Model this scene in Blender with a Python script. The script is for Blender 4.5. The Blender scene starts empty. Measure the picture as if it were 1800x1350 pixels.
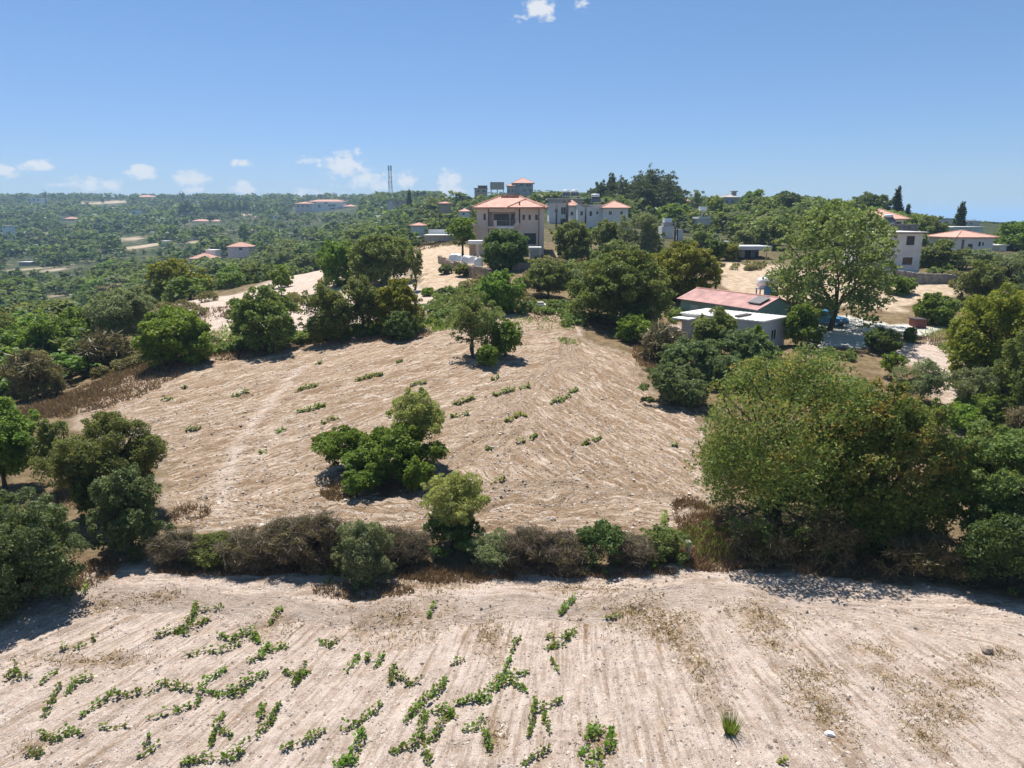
import bpy, math, random
import numpy as np
from mathutils import Vector

scene = bpy.context.scene
COL = scene.collection

# ------------------------------------------------------------------ camera
CAM_Z = 14.0
PITCH = math.radians(13.1)
FPX = 1248.0                       # focal length in pixels of the 1800 px wide photograph
cam_data = bpy.data.cameras.new('camera')
cam_data.sensor_width = 36.0
cam_data.lens = 36.0 * FPX / 1800.0
cam_data.clip_start = 0.5
cam_data.clip_end = 40000.0
cam = bpy.data.objects.new('camera', cam_data)
COL.objects.link(cam)
cam.location = (0, 0, CAM_Z)
cam.rotation_euler = (math.pi / 2 - PITCH, 0, 0)
scene.camera = cam
HAZE = 0.00018

# ------------------------------------------------------------------ sun, sky, exposure
SUN_EL, SUN_AZ = math.radians(67), math.radians(-24)      # azimuth from +Y, clockwise positive
sun_data = bpy.data.lights.new('sun', 'SUN')
sun_data.energy = 4.45
sun_data.angle = math.radians(0.53)
sun_data.color = (1.0, 0.955, 0.88)
sun = bpy.data.objects.new('sun', sun_data)
COL.objects.link(sun)
sdir = Vector((math.sin(SUN_AZ) * math.cos(SUN_EL), math.cos(SUN_AZ) * math.cos(SUN_EL), math.sin(SUN_EL)))
sun.rotation_euler = sdir.to_track_quat('Z', 'Y').to_euler()

def ray_dir(u, v):
    a = (u - 900) / FPX; b = (675 - v) / FPX
    d = Vector((a, math.cos(PITCH) + b * math.sin(PITCH), -math.sin(PITCH) + b * math.cos(PITCH)))
    return d

world = bpy.data.worlds.new('World')
scene.world = world
world.use_nodes = True
WN = world.node_tree; wn = WN.nodes; wl = WN.links
wn.clear()
def nd(tree, typ, **kw):
    n = tree.nodes.new(typ)
    for k, v in kw.items():
        setattr(n, k, v)
    return n
def wmath(op, a, b=None, clamp=False):
    n = nd(WN, 'ShaderNodeMath', operation=op, use_clamp=clamp)
    for i, x in enumerate((a, b)):
        if x is None: continue
        if isinstance(x, (int, float)): n.inputs[i].default_value = x
        else: wl.new(x, n.inputs[i])
    return n.outputs[0]
sky = nd(WN, 'ShaderNodeTexSky', sky_type='NISHITA', sun_disc=False, sun_elevation=SUN_EL, sun_rotation=SUN_AZ)
sky.altitude = 300; sky.air_density = 1.0; sky.dust_density = 0.15; sky.ozone_density = 4.0
tc = nd(WN, 'ShaderNodeTexCoord')
sep = nd(WN, 'ShaderNodeSeparateXYZ'); wl.new(tc.outputs['Generated'], sep.inputs[0])
az = wmath('ARCTAN2', sep.outputs[0], sep.outputs[1])
el = wmath('ARCSINE', sep.outputs[2])
comb = nd(WN, 'ShaderNodeCombineXYZ')
wl.new(wmath('MULTIPLY', az, 1.0), comb.inputs[0]); wl.new(wmath('MULTIPLY', el, 1.5), comb.inputs[1])
nz = nd(WN, 'ShaderNodeTexNoise'); nz.inputs['Scale'].default_value = 30; nz.inputs['Detail'].default_value = 8; nz.inputs['Roughness'].default_value = 0.6
wl.new(comb.outputs[0], nz.inputs['Vector'])
nz2 = nd(WN, 'ShaderNodeTexNoise'); nz2.inputs['Scale'].default_value = 90; nz2.inputs['Detail'].default_value = 6
wl.new(comb.outputs[0], nz2.inputs['Vector'])
# small fair-weather clouds: centre, half-size (photo pixels converted to azimuth / elevation) and weight
CLOUDS = [(60, 290, 34, 11, .95), (8, 302, 22, 14, .9), (95, 327, 26, 6, .45), (248, 302, 30, 15, 1), (165, 322, 44, 16, .9), (345, 316, 36, 18, .85), (350, 334, 38, 7, .6),
          (424, 288, 20, 7, .8), (425, 330, 22, 14, .9), (545, 281, 36, 8, .7), (606, 290, 48, 22, 1.25), (650, 316, 62, 18, 1.0), (712, 318, 26, 16, .9),
          (628, 270, 9, 9, .75), (792, 314, 25, 20, .9), (790, 333, 30, 10, .6), (540, 340, 40, 8, .5), (945, 14, 32, 22, 1.0), (920, 30, 22, 8, .6), (1025, 10, 12, 14, .5), (968, 34, 14, 10, .4)]
acc = None
for (u, v, ru, rv, wgt) in CLOUDS:
    d = ray_dir(u, v).normalized(); a0 = math.atan2(d.x, d.y); e0 = math.asin(d.z)
    d2 = ray_dir(u + ru, v).normalized(); ra = abs(math.atan2(d2.x, d2.y) - a0) * 1.12
    d3 = ray_dir(u, v - rv).normalized(); re = abs(math.asin(d3.z) - e0) * 1.12
    x = wmath('DIVIDE', wmath('SUBTRACT', az, a0), ra); y = wmath('DIVIDE', wmath('SUBTRACT', el, e0), re)
    q = wmath('SQRT', wmath('ADD', wmath('MULTIPLY', x, x), wmath('MULTIPLY', y, y)))
    m = wmath('MULTIPLY', wmath('SUBTRACT', 1.0, q), wgt)
    acc = m if acc is None else wmath('MAXIMUM', acc, m)
nsum = wmath('ADD', wmath('MULTIPLY', wmath('SUBTRACT', nz.outputs['Fac'], 0.5), 3.6), wmath('MULTIPLY', wmath('SUBTRACT', nz2.outputs['Fac'], 0.5), 1.8))
dens = wmath('ADD', acc, nsum)
gate = nd(WN, 'ShaderNodeMapRange', interpolation_type='SMOOTHSTEP')
wl.new(acc, gate.inputs[0]); gate.inputs[1].default_value = -0.35; gate.inputs[2].default_value = 0.25
mr = nd(WN, 'ShaderNodeMapRange', interpolation_type='SMOOTHSTEP')
wl.new(dens, mr.inputs[0]); mr.inputs[1].default_value = -0.05; mr.inputs[2].default_value = 0.85; mr.inputs[4].default_value = 0.92
fac = wmath('MULTIPLY', mr.outputs[0], gate.outputs[0])
cmix = nd(WN, 'ShaderNodeMix', data_type='RGBA')
# camera-like response of the clear sky, the same for every direction
sepc = nd(WN, 'ShaderNodeSeparateColor'); wl.new(sky.outputs[0], sepc.inputs[0])
comc = nd(WN, 'ShaderNodeCombineColor')
for ch, (pw, kk) in enumerate(((.92, .53), (.80, .605), (.98, .79))):
    wl.new(wmath('MULTIPLY', wmath('POWER', wmath('MULTIPLY', sepc.outputs[ch], .1456), pw), kk / 1.803 / .125), comc.inputs[ch])
wl.new(fac, cmix.inputs[0]); wl.new(comc.outputs[0], cmix.inputs[6])

CLOUD_COL = (3.7, 3.8, 3.95, 1)
cmix.inputs[7].default_value = CLOUD_COL
bg = nd(WN, 'ShaderNodeBackground'); bg.inputs['Strength'].default_value = 0.125
wo = nd(WN, 'ShaderNodeOutputWorld')
wl.new(cmix.outputs[2], bg.inputs[0]); wl.new(bg.outputs[0], wo.inputs[0])

scene.view_settings.view_transform = 'Standard'
scene.view_settings.look = 'None'
scene.view_settings.gamma = 1.0
scene.view_settings.use_curve_mapping = False
scene.view_settings.exposure = 0.85
scene.cycles.max_bounces = 6
scene.cycles.diffuse_bounces = 5
scene.cycles.transmission_bounces = 4
scene.cycles.volume_bounces = 1
scene.cycles.use_denoising = True

# ------------------------------------------------------------------ numeric noise
def hash2(ix, iy, seed=0):
    h = (ix.astype(np.int64) * 374761393 + iy.astype(np.int64) * 668265263 + seed * 1442695041) & 0x7fffffff
    h = ((h ^ (h >> 13)) * 1274126177) & 0x7fffffff
    h = ((h ^ (h >> 16)) * 2246822519) & 0x7fffffff
    return ((h ^ (h >> 15)) & 0xffff) / 65535.0
def vnoise(x, y, seed=0):
    x = np.asarray(x, float); y = np.asarray(y, float)
    ix = np.floor(x); iy = np.floor(y); fx = x - ix; fy = y - iy
    fx = fx * fx * (3 - 2 * fx); fy = fy * fy * (3 - 2 * fy)
    a = hash2(ix, iy, seed); b = hash2(ix + 1, iy, seed); c = hash2(ix, iy + 1, seed); d = hash2(ix + 1, iy + 1, seed)
    return (a * (1 - fx) + b * fx) * (1 - fy) + (c * (1 - fx) + d * fx) * fy
def fbm(x, y, octv=4, seed=0):
    s = 0; amp = 1; tot = 0
    for o in range(octv):
        s = s + amp * vnoise(x * 2 ** o, y * 2 ** o, seed + o * 17); tot += amp; amp *= 0.5
    return s / tot

# ------------------------------------------------------------------ terrain
TY = [10, 26, 35, 50, 75, 100, 130, 165, 200, 300, 400, 500, 700, 1000, 1300, 1600, 2000, 3000, 6000]
TT = [-.75, -.5, -.25, -.125, 0, .25, .5, .75]
TZ = [
 [0, 0, 0, 0, -3.5, -8, -13, -17, -20, -22, -21, -18, -8, 10, 32, 57, 45, -20, -130],
 [0, 0, .2, 1.0, 1.8, 1.7, -.5, -6, -12, -18, -17, -14, -5, 12, 33, 57, 45, -20, -130],
 [0, 0, .3, 1.3, 2.9, 4.6, 5.2, 3, 0, -5, -5, -3, 5, 20, 38, 57, 45, -20, -130],
 [0, 0, .4, 1.7, 3.6, 5.5, 7.4, 8, 8, 8, 10, 13, 26, 46, 48, 56, 42, -25, -130],
 [0, 0, .4, 2, 4.3, 6.4, 8.9, 11.5, 14, 20, 26, 31, 38, 36, 42, 55, 40, -30, -130],
 [0, 0, .2, .9, 2.2, 4.2, 5.8, 7.4, 9, 15, 21, 25, 27, 20, 10, 0, -20, -80, -130],
 [0, 0, .1, .6, 2.4, 4.4, 6.4, 8, 10, 13, 14, 12, 4, -20, -40, -60, -80, -110, -130],
 [0, 0, 0, .2, 2, 4.2, 6.4, 8.3, 9.5, 10.5, 8, 2, -15, -45, -65, -80, -95, -115, -130]]
GT = np.arange(-1.0, 1.0001, .025); GL = np.linspace(math.log(10), math.log(6000), 220)
_tab = np.array([np.interp(GL, np.log(TY), r) for r in TZ])
_g = np.array([np.interp(GT, TT, _tab[:, j]) for j in range(len(GL))]).T
for _ in range(6):
    p = np.pad(_g, 1, mode='edge'); _g = (p[:-2, 1:-1] + 2 * p[1:-1, 1:-1] + p[2:, 1:-1]) / 4
for _ in range(3):
    p = np.pad(_g, 1, mode='edge'); _g = (p[1:-1, :-2] + 2 * p[1:-1, 1:-1] + p[1:-1, 2:]) / 4
def terrain(x, y):
    x = np.asarray(x, float); y = np.asarray(y, float)
    yy = np.clip(y, 10.01, 5990); t = np.clip(x / yy, -.9999, .9999)
    fi = (t + 1.0) / .025; fj = (np.log(yy) - GL[0]) / (GL[1] - GL[0])
    i = np.clip(fi.astype(int), 0, len(GT) - 2); j = np.clip(fj.astype(int), 0, len(GL) - 2)
    a = fi - i; b = fj - j
    z = (_g[i, j] * (1 - a) + _g[i + 1, j] * a) * (1 - b) + (_g[i, j + 1] * (1 - a) + _g[i + 1, j + 1] * a) * b
    far = np.clip((yy - 130) / 400, 0, 1)
    z = z + far * (fbm(x / 90, y / 90, 3, 5) - .5) * 9
    return z
def tz(x, y): return float(terrain(np.array([x]), np.array([y]))[0])
def at(u, v, y0=12.0):
    """the place on the ground that the line of sight through photo pixel (u, v) meets"""
    d = ray_dir(u, v); ys = y0 * 1.004 ** np.arange(1450)
    k = ys / d.y; zr = CAM_Z + d.z * k; zt = terrain(d.x * k, ys)
    hit = np.nonzero(zr <= zt)[0]
    n = hit[0] if len(hit) else len(ys) - 1
    if n > 0 and len(hit):
        d0 = zr[n - 1] - zt[n - 1]; d1 = zr[n] - zt[n]; f = d0 / max(1e-9, d0 - d1)
        y = ys[n - 1] + (ys[n] - ys[n - 1]) * f
    else: y = ys[n]
    return Vector((d.x * y / d.y, y, tz(d.x * y / d.y, y)))
def P(u, v, y):
    d = ray_dir(u, v); k = y / d.y
    return Vector((d.x * k, y, CAM_Z + d.z * k))

# ------------------------------------------------------------------ object helpers
def tag(o, label=None, cat=None, group=None, kind=None):
    if label: o['label'] = label
    if cat: o['category'] = cat
    if group: o['group'] = group
    if kind: o['kind'] = kind
    return o
def thing(name, label, cat, loc=(0, 0, 0), rz=0.0, group=None):
    o = bpy.data.objects.new(name, None); COL.objects.link(o)
    o.empty_display_size = 0.3
    o.location = loc; o.rotation_euler = (0, 0, rz)
    return tag(o, label, cat, group)
def link_mesh(name, me, parent=None):
    o = bpy.data.objects.new(name, me); COL.objects.link(o)
    if parent: o.parent = parent
    return o
def copy_tree(o, parent=None):
    c = o.copy(); COL.objects.link(c); c.parent = parent
    for ch in o.children: copy_tree(ch, c)
    return c
def np_mesh(name, V, F, mats, mi=None, smooth=False, attrs=None):
    """V (n,3); F (m,k) with k 3 or 4"""
    V = np.asarray(V, np.float32); F = np.asarray(F, np.int32)
    me = bpy.data.meshes.new(name)
    m, k = F.shape
    me.vertices.add(len(V)); me.vertices.foreach_set('co', V.ravel())
    me.loops.add(m * k); me.loops.foreach_set('vertex_index', F.ravel())
    me.polygons.add(m); me.polygons.foreach_set('loop_start', np.arange(0, m * k, k, dtype=np.int32))
    for mt in (mats if isinstance(mats, (list, tuple)) else [mats]): me.materials.append(mt)
    if mi is not None: me.polygons.foreach_set('material_index', np.asarray(mi, np.int32))
    me.polygons.foreach_set('use_smooth', np.full(m, smooth))
    for n, (typ, arr) in (attrs or {}).items():
        a = me.attributes.new(n, typ, 'POINT')
        a.data.foreach_set('value' if typ == 'FLOAT' else 'vector', np.asarray(arr, np.float32).ravel())
    me.update(calc_edges=True)
    return me
class MB:
    def __init__(s): s.v = []; s.f = []; s.m = []
    def quad(s, a, b, c, d, m=0):
        n = len(s.v); s.v += [tuple(a), tuple(b), tuple(c), tuple(d)]; s.f.append((n, n + 1, n + 2, n + 3)); s.m.append(m); return s
    def poly(s, pts, m=0):
        n = len(s.v); s.v += [tuple(p) for p in pts]; s.f.append(tuple(range(n, n + len(pts)))); s.m.append(m); return s
    def box(s, x0, x1, y0, y1, z0, z1, m=0):
        n = len(s.v)
        s.v += [(x0, y0, z0), (x1, y0, z0), (x1, y1, z0), (x0, y1, z0), (x0, y0, z1), (x1, y0, z1), (x1, y1, z1), (x0, y1, z1)]
        for f in ((0, 3, 2, 1), (4, 5, 6, 7), (0, 1, 5, 4), (1, 2, 6, 5), (2, 3, 7, 6), (3, 0, 4, 7)):
            s.f.append(tuple(n + i for i in f)); s.m.append(m)
        return s
    def tube(s, pts, r, sides=6, m=0, cap=True):
        pts = [Vector(p) for p in pts]
        rs = r if isinstance(r, (list, tuple)) else [r] * len(pts)
        base = len(s.v)
        for i, p in enumerate(pts):
            d = (pts[min(i + 1, len(pts) - 1)] - pts[max(i - 1, 0)])
            d = d.normalized() if d.length > 1e-6 else Vector((0, 0, 1))
            a = d.cross(Vector((0, 0, 1)) if abs(d.z) < .9 else Vector((1, 0, 0))).normalized(); b = d.cross(a)
            for k in range(sides):
                th = 2 * math.pi * k / sides
                s.v.append(tuple(p + (a * math.cos(th) + b * math.sin(th)) * rs[i]))
        for i in range(len(pts) - 1):
            for k in range(sides):
                k2 = (k + 1) % sides
                s.f.append((base + i * sides + k, base + (i + 1) * sides + k, base + (i + 1) * sides + k2, base + i * sides + k2)); s.m.append(m)
        if cap:
            s.f.append(tuple(base + k for k in range(sides))); s.m.append(m)
            s.f.append(tuple(base + (len(pts) - 1) * sides + k for k in reversed(range(sides)))); s.m.append(m)
        return s
    def mesh(s, name, mats, smooth=False):
        me = bpy.data.meshes.new(name); me.from_pydata(s.v, [], s.f)
        for mt in (mats if isinstance(mats, (list, tuple)) else [mats]): me.materials.append(mt)
        me.polygons.foreach_set('material_index', s.m)
        me.polygons.foreach_set('use_smooth', [smooth] * len(s.f)); me.update(); return me
    def build(s, name, mats, parent=None, smooth=False, loc=None):
        o = link_mesh(name, s.mesh(name, mats, smooth), parent)
        if loc is not None: o.location = loc
        return o

# ------------------------------------------------------------------ materials
def new_mat(name):
    m = bpy.data.materials.new(name); m.use_nodes = True
    t = m.node_tree; t.nodes.clear()
    return m, t
def lk(t, a, b): t.links.new(a, b)
def mth(t, op, a, b=None, c=None, clamp=False):
    n = nd(t, 'ShaderNodeMath', operation=op, use_clamp=clamp)
    for i, x in enumerate((a, b, c)):
        if x is None: continue
        if isinstance(x, (int, float)): n.inputs[i].default_value = x
        else: lk(t, x, n.inputs[i])
    return n.outputs[0]
def rng_(t, v, a, b, c=0.0, d=1.0, smooth=True):
    n = nd(t, 'ShaderNodeMapRange', interpolation_type='SMOOTHSTEP' if smooth else 'LINEAR')
    lk(t, v, n.inputs[0])
    for i, x in ((1, a), (2, b), (3, c), (4, d)): n.inputs[i].default_value = x
    return n.outputs[0]
def mixc(t, f, a, b):
    n = nd(t, 'ShaderNodeMix', data_type='RGBA')
    if isinstance(f, (int, float)): n.inputs[0].default_value = f
    else: lk(t, f, n.inputs[0])
    for i, x in ((6, a), (7, b)):
        if isinstance(x, (tuple, list)): n.inputs[i].default_value = (*x[:3], 1)
        else: lk(t, x, n.inputs[i])
    return n.outputs[2]
def noise(t, vec, scale, detail=4, rough=.55):
    n = nd(t, 'ShaderNodeTexNoise'); n.inputs['Scale'].default_value = scale; n.inputs['Detail'].default_value = detail; n.inputs['Roughness'].default_value = rough
    if vec is not None: lk(t, vec, n.inputs['Vector'])
    return n.outputs['Fac']
def simple_mat(name, col, rough=.8, var=.18, scale=1.5, metal=0.0, col2=None, bump=0.0):
    m, t = new_mat(name)
    tcn = nd(t, 'ShaderNodeTexCoord')
    n1 = noise(t, tcn.outputs['Object'], scale, 6); n2 = noise(t, tcn.outputs['Object'], scale * 9, 3)
    f = mth(t, 'ADD', mth(t, 'MULTIPLY', n1, .7), mth(t, 'MULTIPLY', n2, .3))
    lo = tuple(c * (1 - var) for c in col); hi = tuple(min(1, c * (1 + var)) for c in (col2 or col))
    c = mixc(t, rng_(t, f, .3, .7), lo, hi)
    b = nd(t, 'ShaderNodeBsdfPrincipled'); lk(t, c, b.inputs['Base Color']); b.inputs['Roughness'].default_value = rough; b.inputs['Metallic'].default_value = metal
    if bump:
        bp = nd(t, 'ShaderNodeBump'); bp.inputs['Strength'].default_value = bump; bp.inputs['Distance'].default_value = .05
        lk(t, n2, bp.inputs['Height']); lk(t, bp.outputs[0], b.inputs['Normal'])
    o = nd(t, 'ShaderNodeOutputMaterial'); lk(t, b.outputs[0], o.inputs[0])
    return m
def leaf_mat(name, dark, light, tip=(.30, .17, .05), transl=.55):
    m, t = new_mat(name)
    a = nd(t, 'ShaderNodeAttribute', attribute_name='tint'); a2 = nd(t, 'ShaderNodeAttribute', attribute_name='tip')
    oi = nd(t, 'ShaderNodeObjectInfo')
    c = mixc(t, a.outputs['Fac'], dark, light)
    c = mixc(t, a2.outputs['Fac'], c, tip)
    hsv = nd(t, 'ShaderNodeHueSaturation'); lk(t, c, hsv.inputs['Color'])
    lk(t, mth(t, 'ADD', .485, mth(t, 'MULTIPLY', oi.outputs['Random'], .03)), hsv.inputs['Hue'])
    lk(t, mth(t, 'ADD', .85, mth(t, 'MULTIPLY', oi.outputs['Random'], .3)), hsv.inputs['Value'])
    b = nd(t, 'ShaderNodeBsdfPrincipled'); lk(t, hsv.outputs[0], b.inputs['Base Color']); b.inputs['Roughness'].default_value = .5
    b.inputs['Specular IOR Level'].default_value = .25
    tr = nd(t, 'ShaderNodeBsdfTranslucent')
    tcol = mixc(t, .5, hsv.outputs[0], (.20, .22, .03)); lk(t, tcol, tr.inputs[0])
    mx = nd(t, 'ShaderNodeMixShader'); mx.inputs[0].default_value = transl
    lk(t, b.outputs[0], mx.inputs[1]); lk(t, tr.outputs[0], mx.inputs[2])
    o = nd(t, 'ShaderNodeOutputMaterial'); lk(t, mx.outputs[0], o.inputs[0])
    return m
LEAF = {
 'olive':  leaf_mat('leaf_olive',  (0.104, 0.144, 0.053), (0.255, 0.293, 0.090), (0.253, 0.228, 0.053)),
 'carob':  leaf_mat('leaf_carob',  (0.081, 0.132, 0.042), (0.232, 0.318, 0.086), (0.475, 0.293, 0.067)),
 'green':  leaf_mat('leaf_green',  (0.097, 0.188, 0.031), (0.214, 0.344, 0.055), (0.253, 0.268, 0.043)),
 'bright': leaf_mat('leaf_bright', (0.094, 0.182, 0.024), (0.268, 0.399, 0.057), (0.251, 0.278, 0.035)),
 'dark':   leaf_mat('leaf_dark',   (0.053, 0.104, 0.036), (0.127, 0.197, 0.057), (0.152, 0.162, 0.043), .44),
 'blue':   leaf_mat('leaf_blue', (0.070, 0.119, 0.049), (0.206, 0.264, 0.106), (0.199, 0.207, 0.091), .44), 
 'pale':   leaf_mat('leaf_pale',   (0.295, 0.342, 0.112), (0.589, 0.644, 0.198), (0.416, 0.387, 0.113)),
 'silver': leaf_mat('leaf_silver', (0.176, 0.224, 0.111), (0.315, 0.364, 0.188), (0.253, 0.255, 0.119)),
 'yellow': leaf_mat('leaf_yellow', (0.141, 0.175, 0.024), (0.354, 0.375, 0.050), (0.403, 0.348, 0.032)),
 'brown':  leaf_mat('leaf_brown',  (.125, .102, .050), (.30, .245, .125), (.27, .19, .08)),
 'dry':    leaf_mat('leaf_dry',    (0.101, 0.078, 0.040), (0.259, 0.206, 0.111), (0.248, 0.192, 0.081), .12),
 'straw':  leaf_mat('straw', (.20, .125, .062), (.43, .31, .165), (.42, .33, .20), .15),
 'carobtip': leaf_mat('leaf_carob_tips', (.070, .120, .032), (.225, .320, .075), (.52, .33, .09)),
 'twig':   leaf_mat('twigs_brown', (.085, .062, .046), (.23, .175, .13), (.2, .15, .1), .2),
 'hay':    leaf_mat('dry_brown_grass', (.17, .095, .052), (.33, .21, .125), (.42, .33, .20), .2),
 'vine':   leaf_mat('leaf_vine',   (0.065, 0.143, 0.017), (0.186, 0.324, 0.038), (0.273, 0.244, 0.044)),
 'pine':   leaf_mat('leaf_pine',   (0.020, 0.042, 0.022), (0.058, 0.098, 0.043), (0.077, 0.090, 0.032), .44),
 'poplar': leaf_mat('leaf_poplar', (0.081, 0.123, 0.036), (0.266, 0.359, 0.113), (0.391, 0.440, 0.196)),  # pale tip colour paints whitish sparkles onto the leaves
}
M_BARK = simple_mat('bark', (.085, .065, .048), .9, .35, 6, bump=.5)
M_BARK_PALE = simple_mat('bark_pale', (.22, .19, .155), .9, .3, 5, bump=.4)
M_TWIG = simple_mat('dry_twig', (.13, .10, .085), .9, .3, 3)
# ------------------------------------------------------------------ ground regions (outlines in world metres)
def gpoly(pts): return np.array([[p.x, p.y] for p in (at(u, v) for u, v in pts)])
def inside(poly, X, Y):
    r = np.zeros(X.shape, bool); n = len(poly)
    for i in range(n):
        x0, y0 = poly[i]; x1, y1 = poly[(i + 1) % n]
        if y0 == y1: continue
        c = ((Y >= min(y0, y1)) & (Y < max(y0, y1))) & (X < x0 + (Y - y0) / (y1 - y0) * (x1 - x0))
        r ^= c
    return r
NEAR_EDGE = [(-140, 1165), (20, 1085), (160, 985), (280, 985), (480, 1000), (620, 1015), (760, 1010), (1000, 1003), (1200, 990), (1400, 1010), (1650, 1030), (1800, 1060), (1950, 1080)]
_ne = gpoly(NEAR_EDGE)
def near_edge_y(x): return np.interp(x, _ne[:, 0], _ne[:, 1])
POLY = {
 'ploughed_field': gpoly([(140, 735), (170, 690), (250, 655), (430, 625), (560, 605), (680, 588), (800, 560), (900, 548), (1000, 542), (1022, 600), (1125, 630), (1135, 690), (1225, 720), (1245, 860), (1215, 930), (1000, 945), (700, 935), (300, 930), (285, 800), (130, 745)]),
 'terrace_field': gpoly([(285, 540), (330, 530), (430, 515), (560, 476), (640, 468), (700, 470), (745, 505), (800, 540), (700, 570), (540, 600), (420, 612), (355, 578)]),
 'stubble_field': gpoly([(722, 437), (800, 433), (850, 440), (850, 500), (830, 512), (745, 512), (735, 465)]),
 'dry_field': gpoly([(1262, 462), (1340, 463), (1420, 475), (1690, 500), (1690, 514), (1570, 548), (1400, 528), (1275, 510)]),
 'concrete_yard': gpoly([(1425, 612), (1432, 562), (1480, 556), (1560, 568), (1645, 577), (1640, 588), (1570, 590), (1520, 608)]),
 'dirt_track': gpoly([(1550, 603), (1650, 597), (1720, 640), (1700, 715), (1645, 705), (1630, 650), (1560, 625)]),
 'gravel_yard': gpoly([(1125, 575), (1215, 570), (1218, 620), (1130, 632)]),
}
CLEARINGS = []     # pale bare patches and terraces on the far slopes: x, y, rx, ry
for (u, v, ru, rv) in [(240, 420, 18, 2.5), (255, 432, 22, 2.5), (100, 474, 22, 3), (60, 472, 30, 2), (105, 520, 22, 3), (190, 357, 32, 2), (405, 407, 28, 1.2), (345, 412, 10, 3), (140, 402, 16, 3),
                       (320, 405, 40, 2), (60, 398, 25, 2), (10, 398, 14, 3), (270, 410, 10, 3), (120, 445, 22, 3), (15, 388, 26, 2.2), (70, 412, 16, 1.6), (150, 430, 18, 2), (205, 400, 14, 1.5), (300, 436, 12, 1.6), (30, 500, 18, 2.2), (235, 375, 26, 1.2), (310, 396, 16, 1.2), (175, 388, 14, 1.2), (560, 412, 16, 1.4), (520, 448, 14, 2), (655, 415, 16, 3), (490, 432, 8, 3), (185, 372, 20, 2), (110, 365, 30, 2), (350, 425, 25, 1.5),
                       (1085, 433, 30, 5), (1000, 450, 18, 5), (430, 378, 14, 1), (230, 388, 30, 2.5)]:
    c = at(u, v); e = at(u + ru, v); f = at(u, v - rv); g2 = at(u, v + rv)
    CLEARINGS.append((c.x, c.y, abs(e.x - c.x) + 1, max(4, abs(f.y - g2.y) / 2), ))
def clearing_mask(X, Y):
    m = np.zeros(X.shape)
    wob = (fbm(X / 25, Y / 25, 3, 31) - .5) * 1.1
    for (cx, cy, rx, ry) in CLEARINGS:
        q = np.sqrt(((X - cx) / rx) ** 2 + ((Y - cy) / ry) ** 2)
        m = np.maximum(m, np.clip((1.0 - q + wob * 1.6) * 3, 0, 1) * .8)
    return m

# ------------------------------------------------------------------ ground sheet
def axis(fine0, fine1, step, grow, lo, hi, maxstep=400):
    a = list(np.arange(fine0, fine1 + 1e-6, step)); s = step; x = a[-1]
    while x < hi: s = min(s * grow, maxstep); x += s; a.append(x)
    s = step; x = a[0]; b = []
    while x > lo: s = min(s * grow, maxstep); x -= s; b.append(x)
    return np.array(b[::-1] + a)
gx = axis(-19, 19, .15, 1.033, -14000, 14000)
y1 = axis(12.5, 30, .12, 1.25, -300, 30, 60)
ys = [y1[-1]]; s = .12
while ys[-1] < 14000: s *= 1.019 if ys[-1] < 90 else 1.03; ys.append(ys[-1] + min(s, 400))
gy = np.concatenate([y1, ys[1:]])
X, Y = np.meshgrid(gx, gy); nxg, nyg = len(gx), len(gy)
Z = terrain(X, Y)
nm_near = Y < near_edge_y(X)
soft = lambda m, w: m    # placeholder
# row coordinate
A_, B_ = at(300, 930), at(690, 815); A_ = np.array([A_.x + 1, A_.y]); B_ = np.array([B_.x, B_.y])
ab = B_ - A_; L2 = ab @ ab
tt = np.clip(((X - A_[0]) * ab[0] + (Y - A_[1]) * ab[1]) / L2, -1.2, 1)
n1 = np.array([-.68, .735]); n2 = np.array([.89, .45])
bl0, bl1 = at(770, 860), at(1000, 610)                       # where the two ploughing directions meet
side = (X - bl0.x) * (bl1.y - bl0.y) - (Y - bl0.y) * (bl1.x - bl0.x)
side = side / math.hypot(bl1.x - bl0.x, bl1.y - bl0.y) + (fbm(X / 4, Y / 4, 2, 78) - .5) * 5
wr = np.clip(side / 2.5 + .5, 0, 1)
bend = (fbm(X / 14, Y / 14, 2, 77) - .5) * 3.2
g_l = X * n1[0] + Y * n1[1] + .006 * (X + 14) ** 2 + bend; g_r = X * n2[0] + Y * n2[1] + bend
head = np.clip((near_edge_y(X) + 7.5 + (fbm(X / 5, Y / 5, 2, 79) - .5) * 4 - Y) / 1.6, 0, 1)
g_f2 = (g_l * (1 - wr) + g_r * wr) * (1 - head) + (Y * 1.1 + bend * .4) * head
al_f2 = ((X * .735 + Y * .68) * (1 - wr) + (X * .45 - Y * .89) * wr) * (1 - head) + X * head
yc = np.clip(Y, 9, 30) - 16
x0r = (X - .12 * yc) / (1 - .030 * yc)
hl = np.clip((Y - near_edge_y(X) + 3.6 + (fbm(X / 3, Y / 3, 2, 3) - .5) * 2) / 1.6, 0, 1)
g_n = x0r * (1 - hl) + Y * 1.0 * hl; al_n = Y * (1 - hl) + X * hl
f2 = inside(POLY['ploughed_field'], X, Y)
G = np.where(nm_near, g_n, g_f2); AL = np.where(nm_near, al_n, al_f2)
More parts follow.
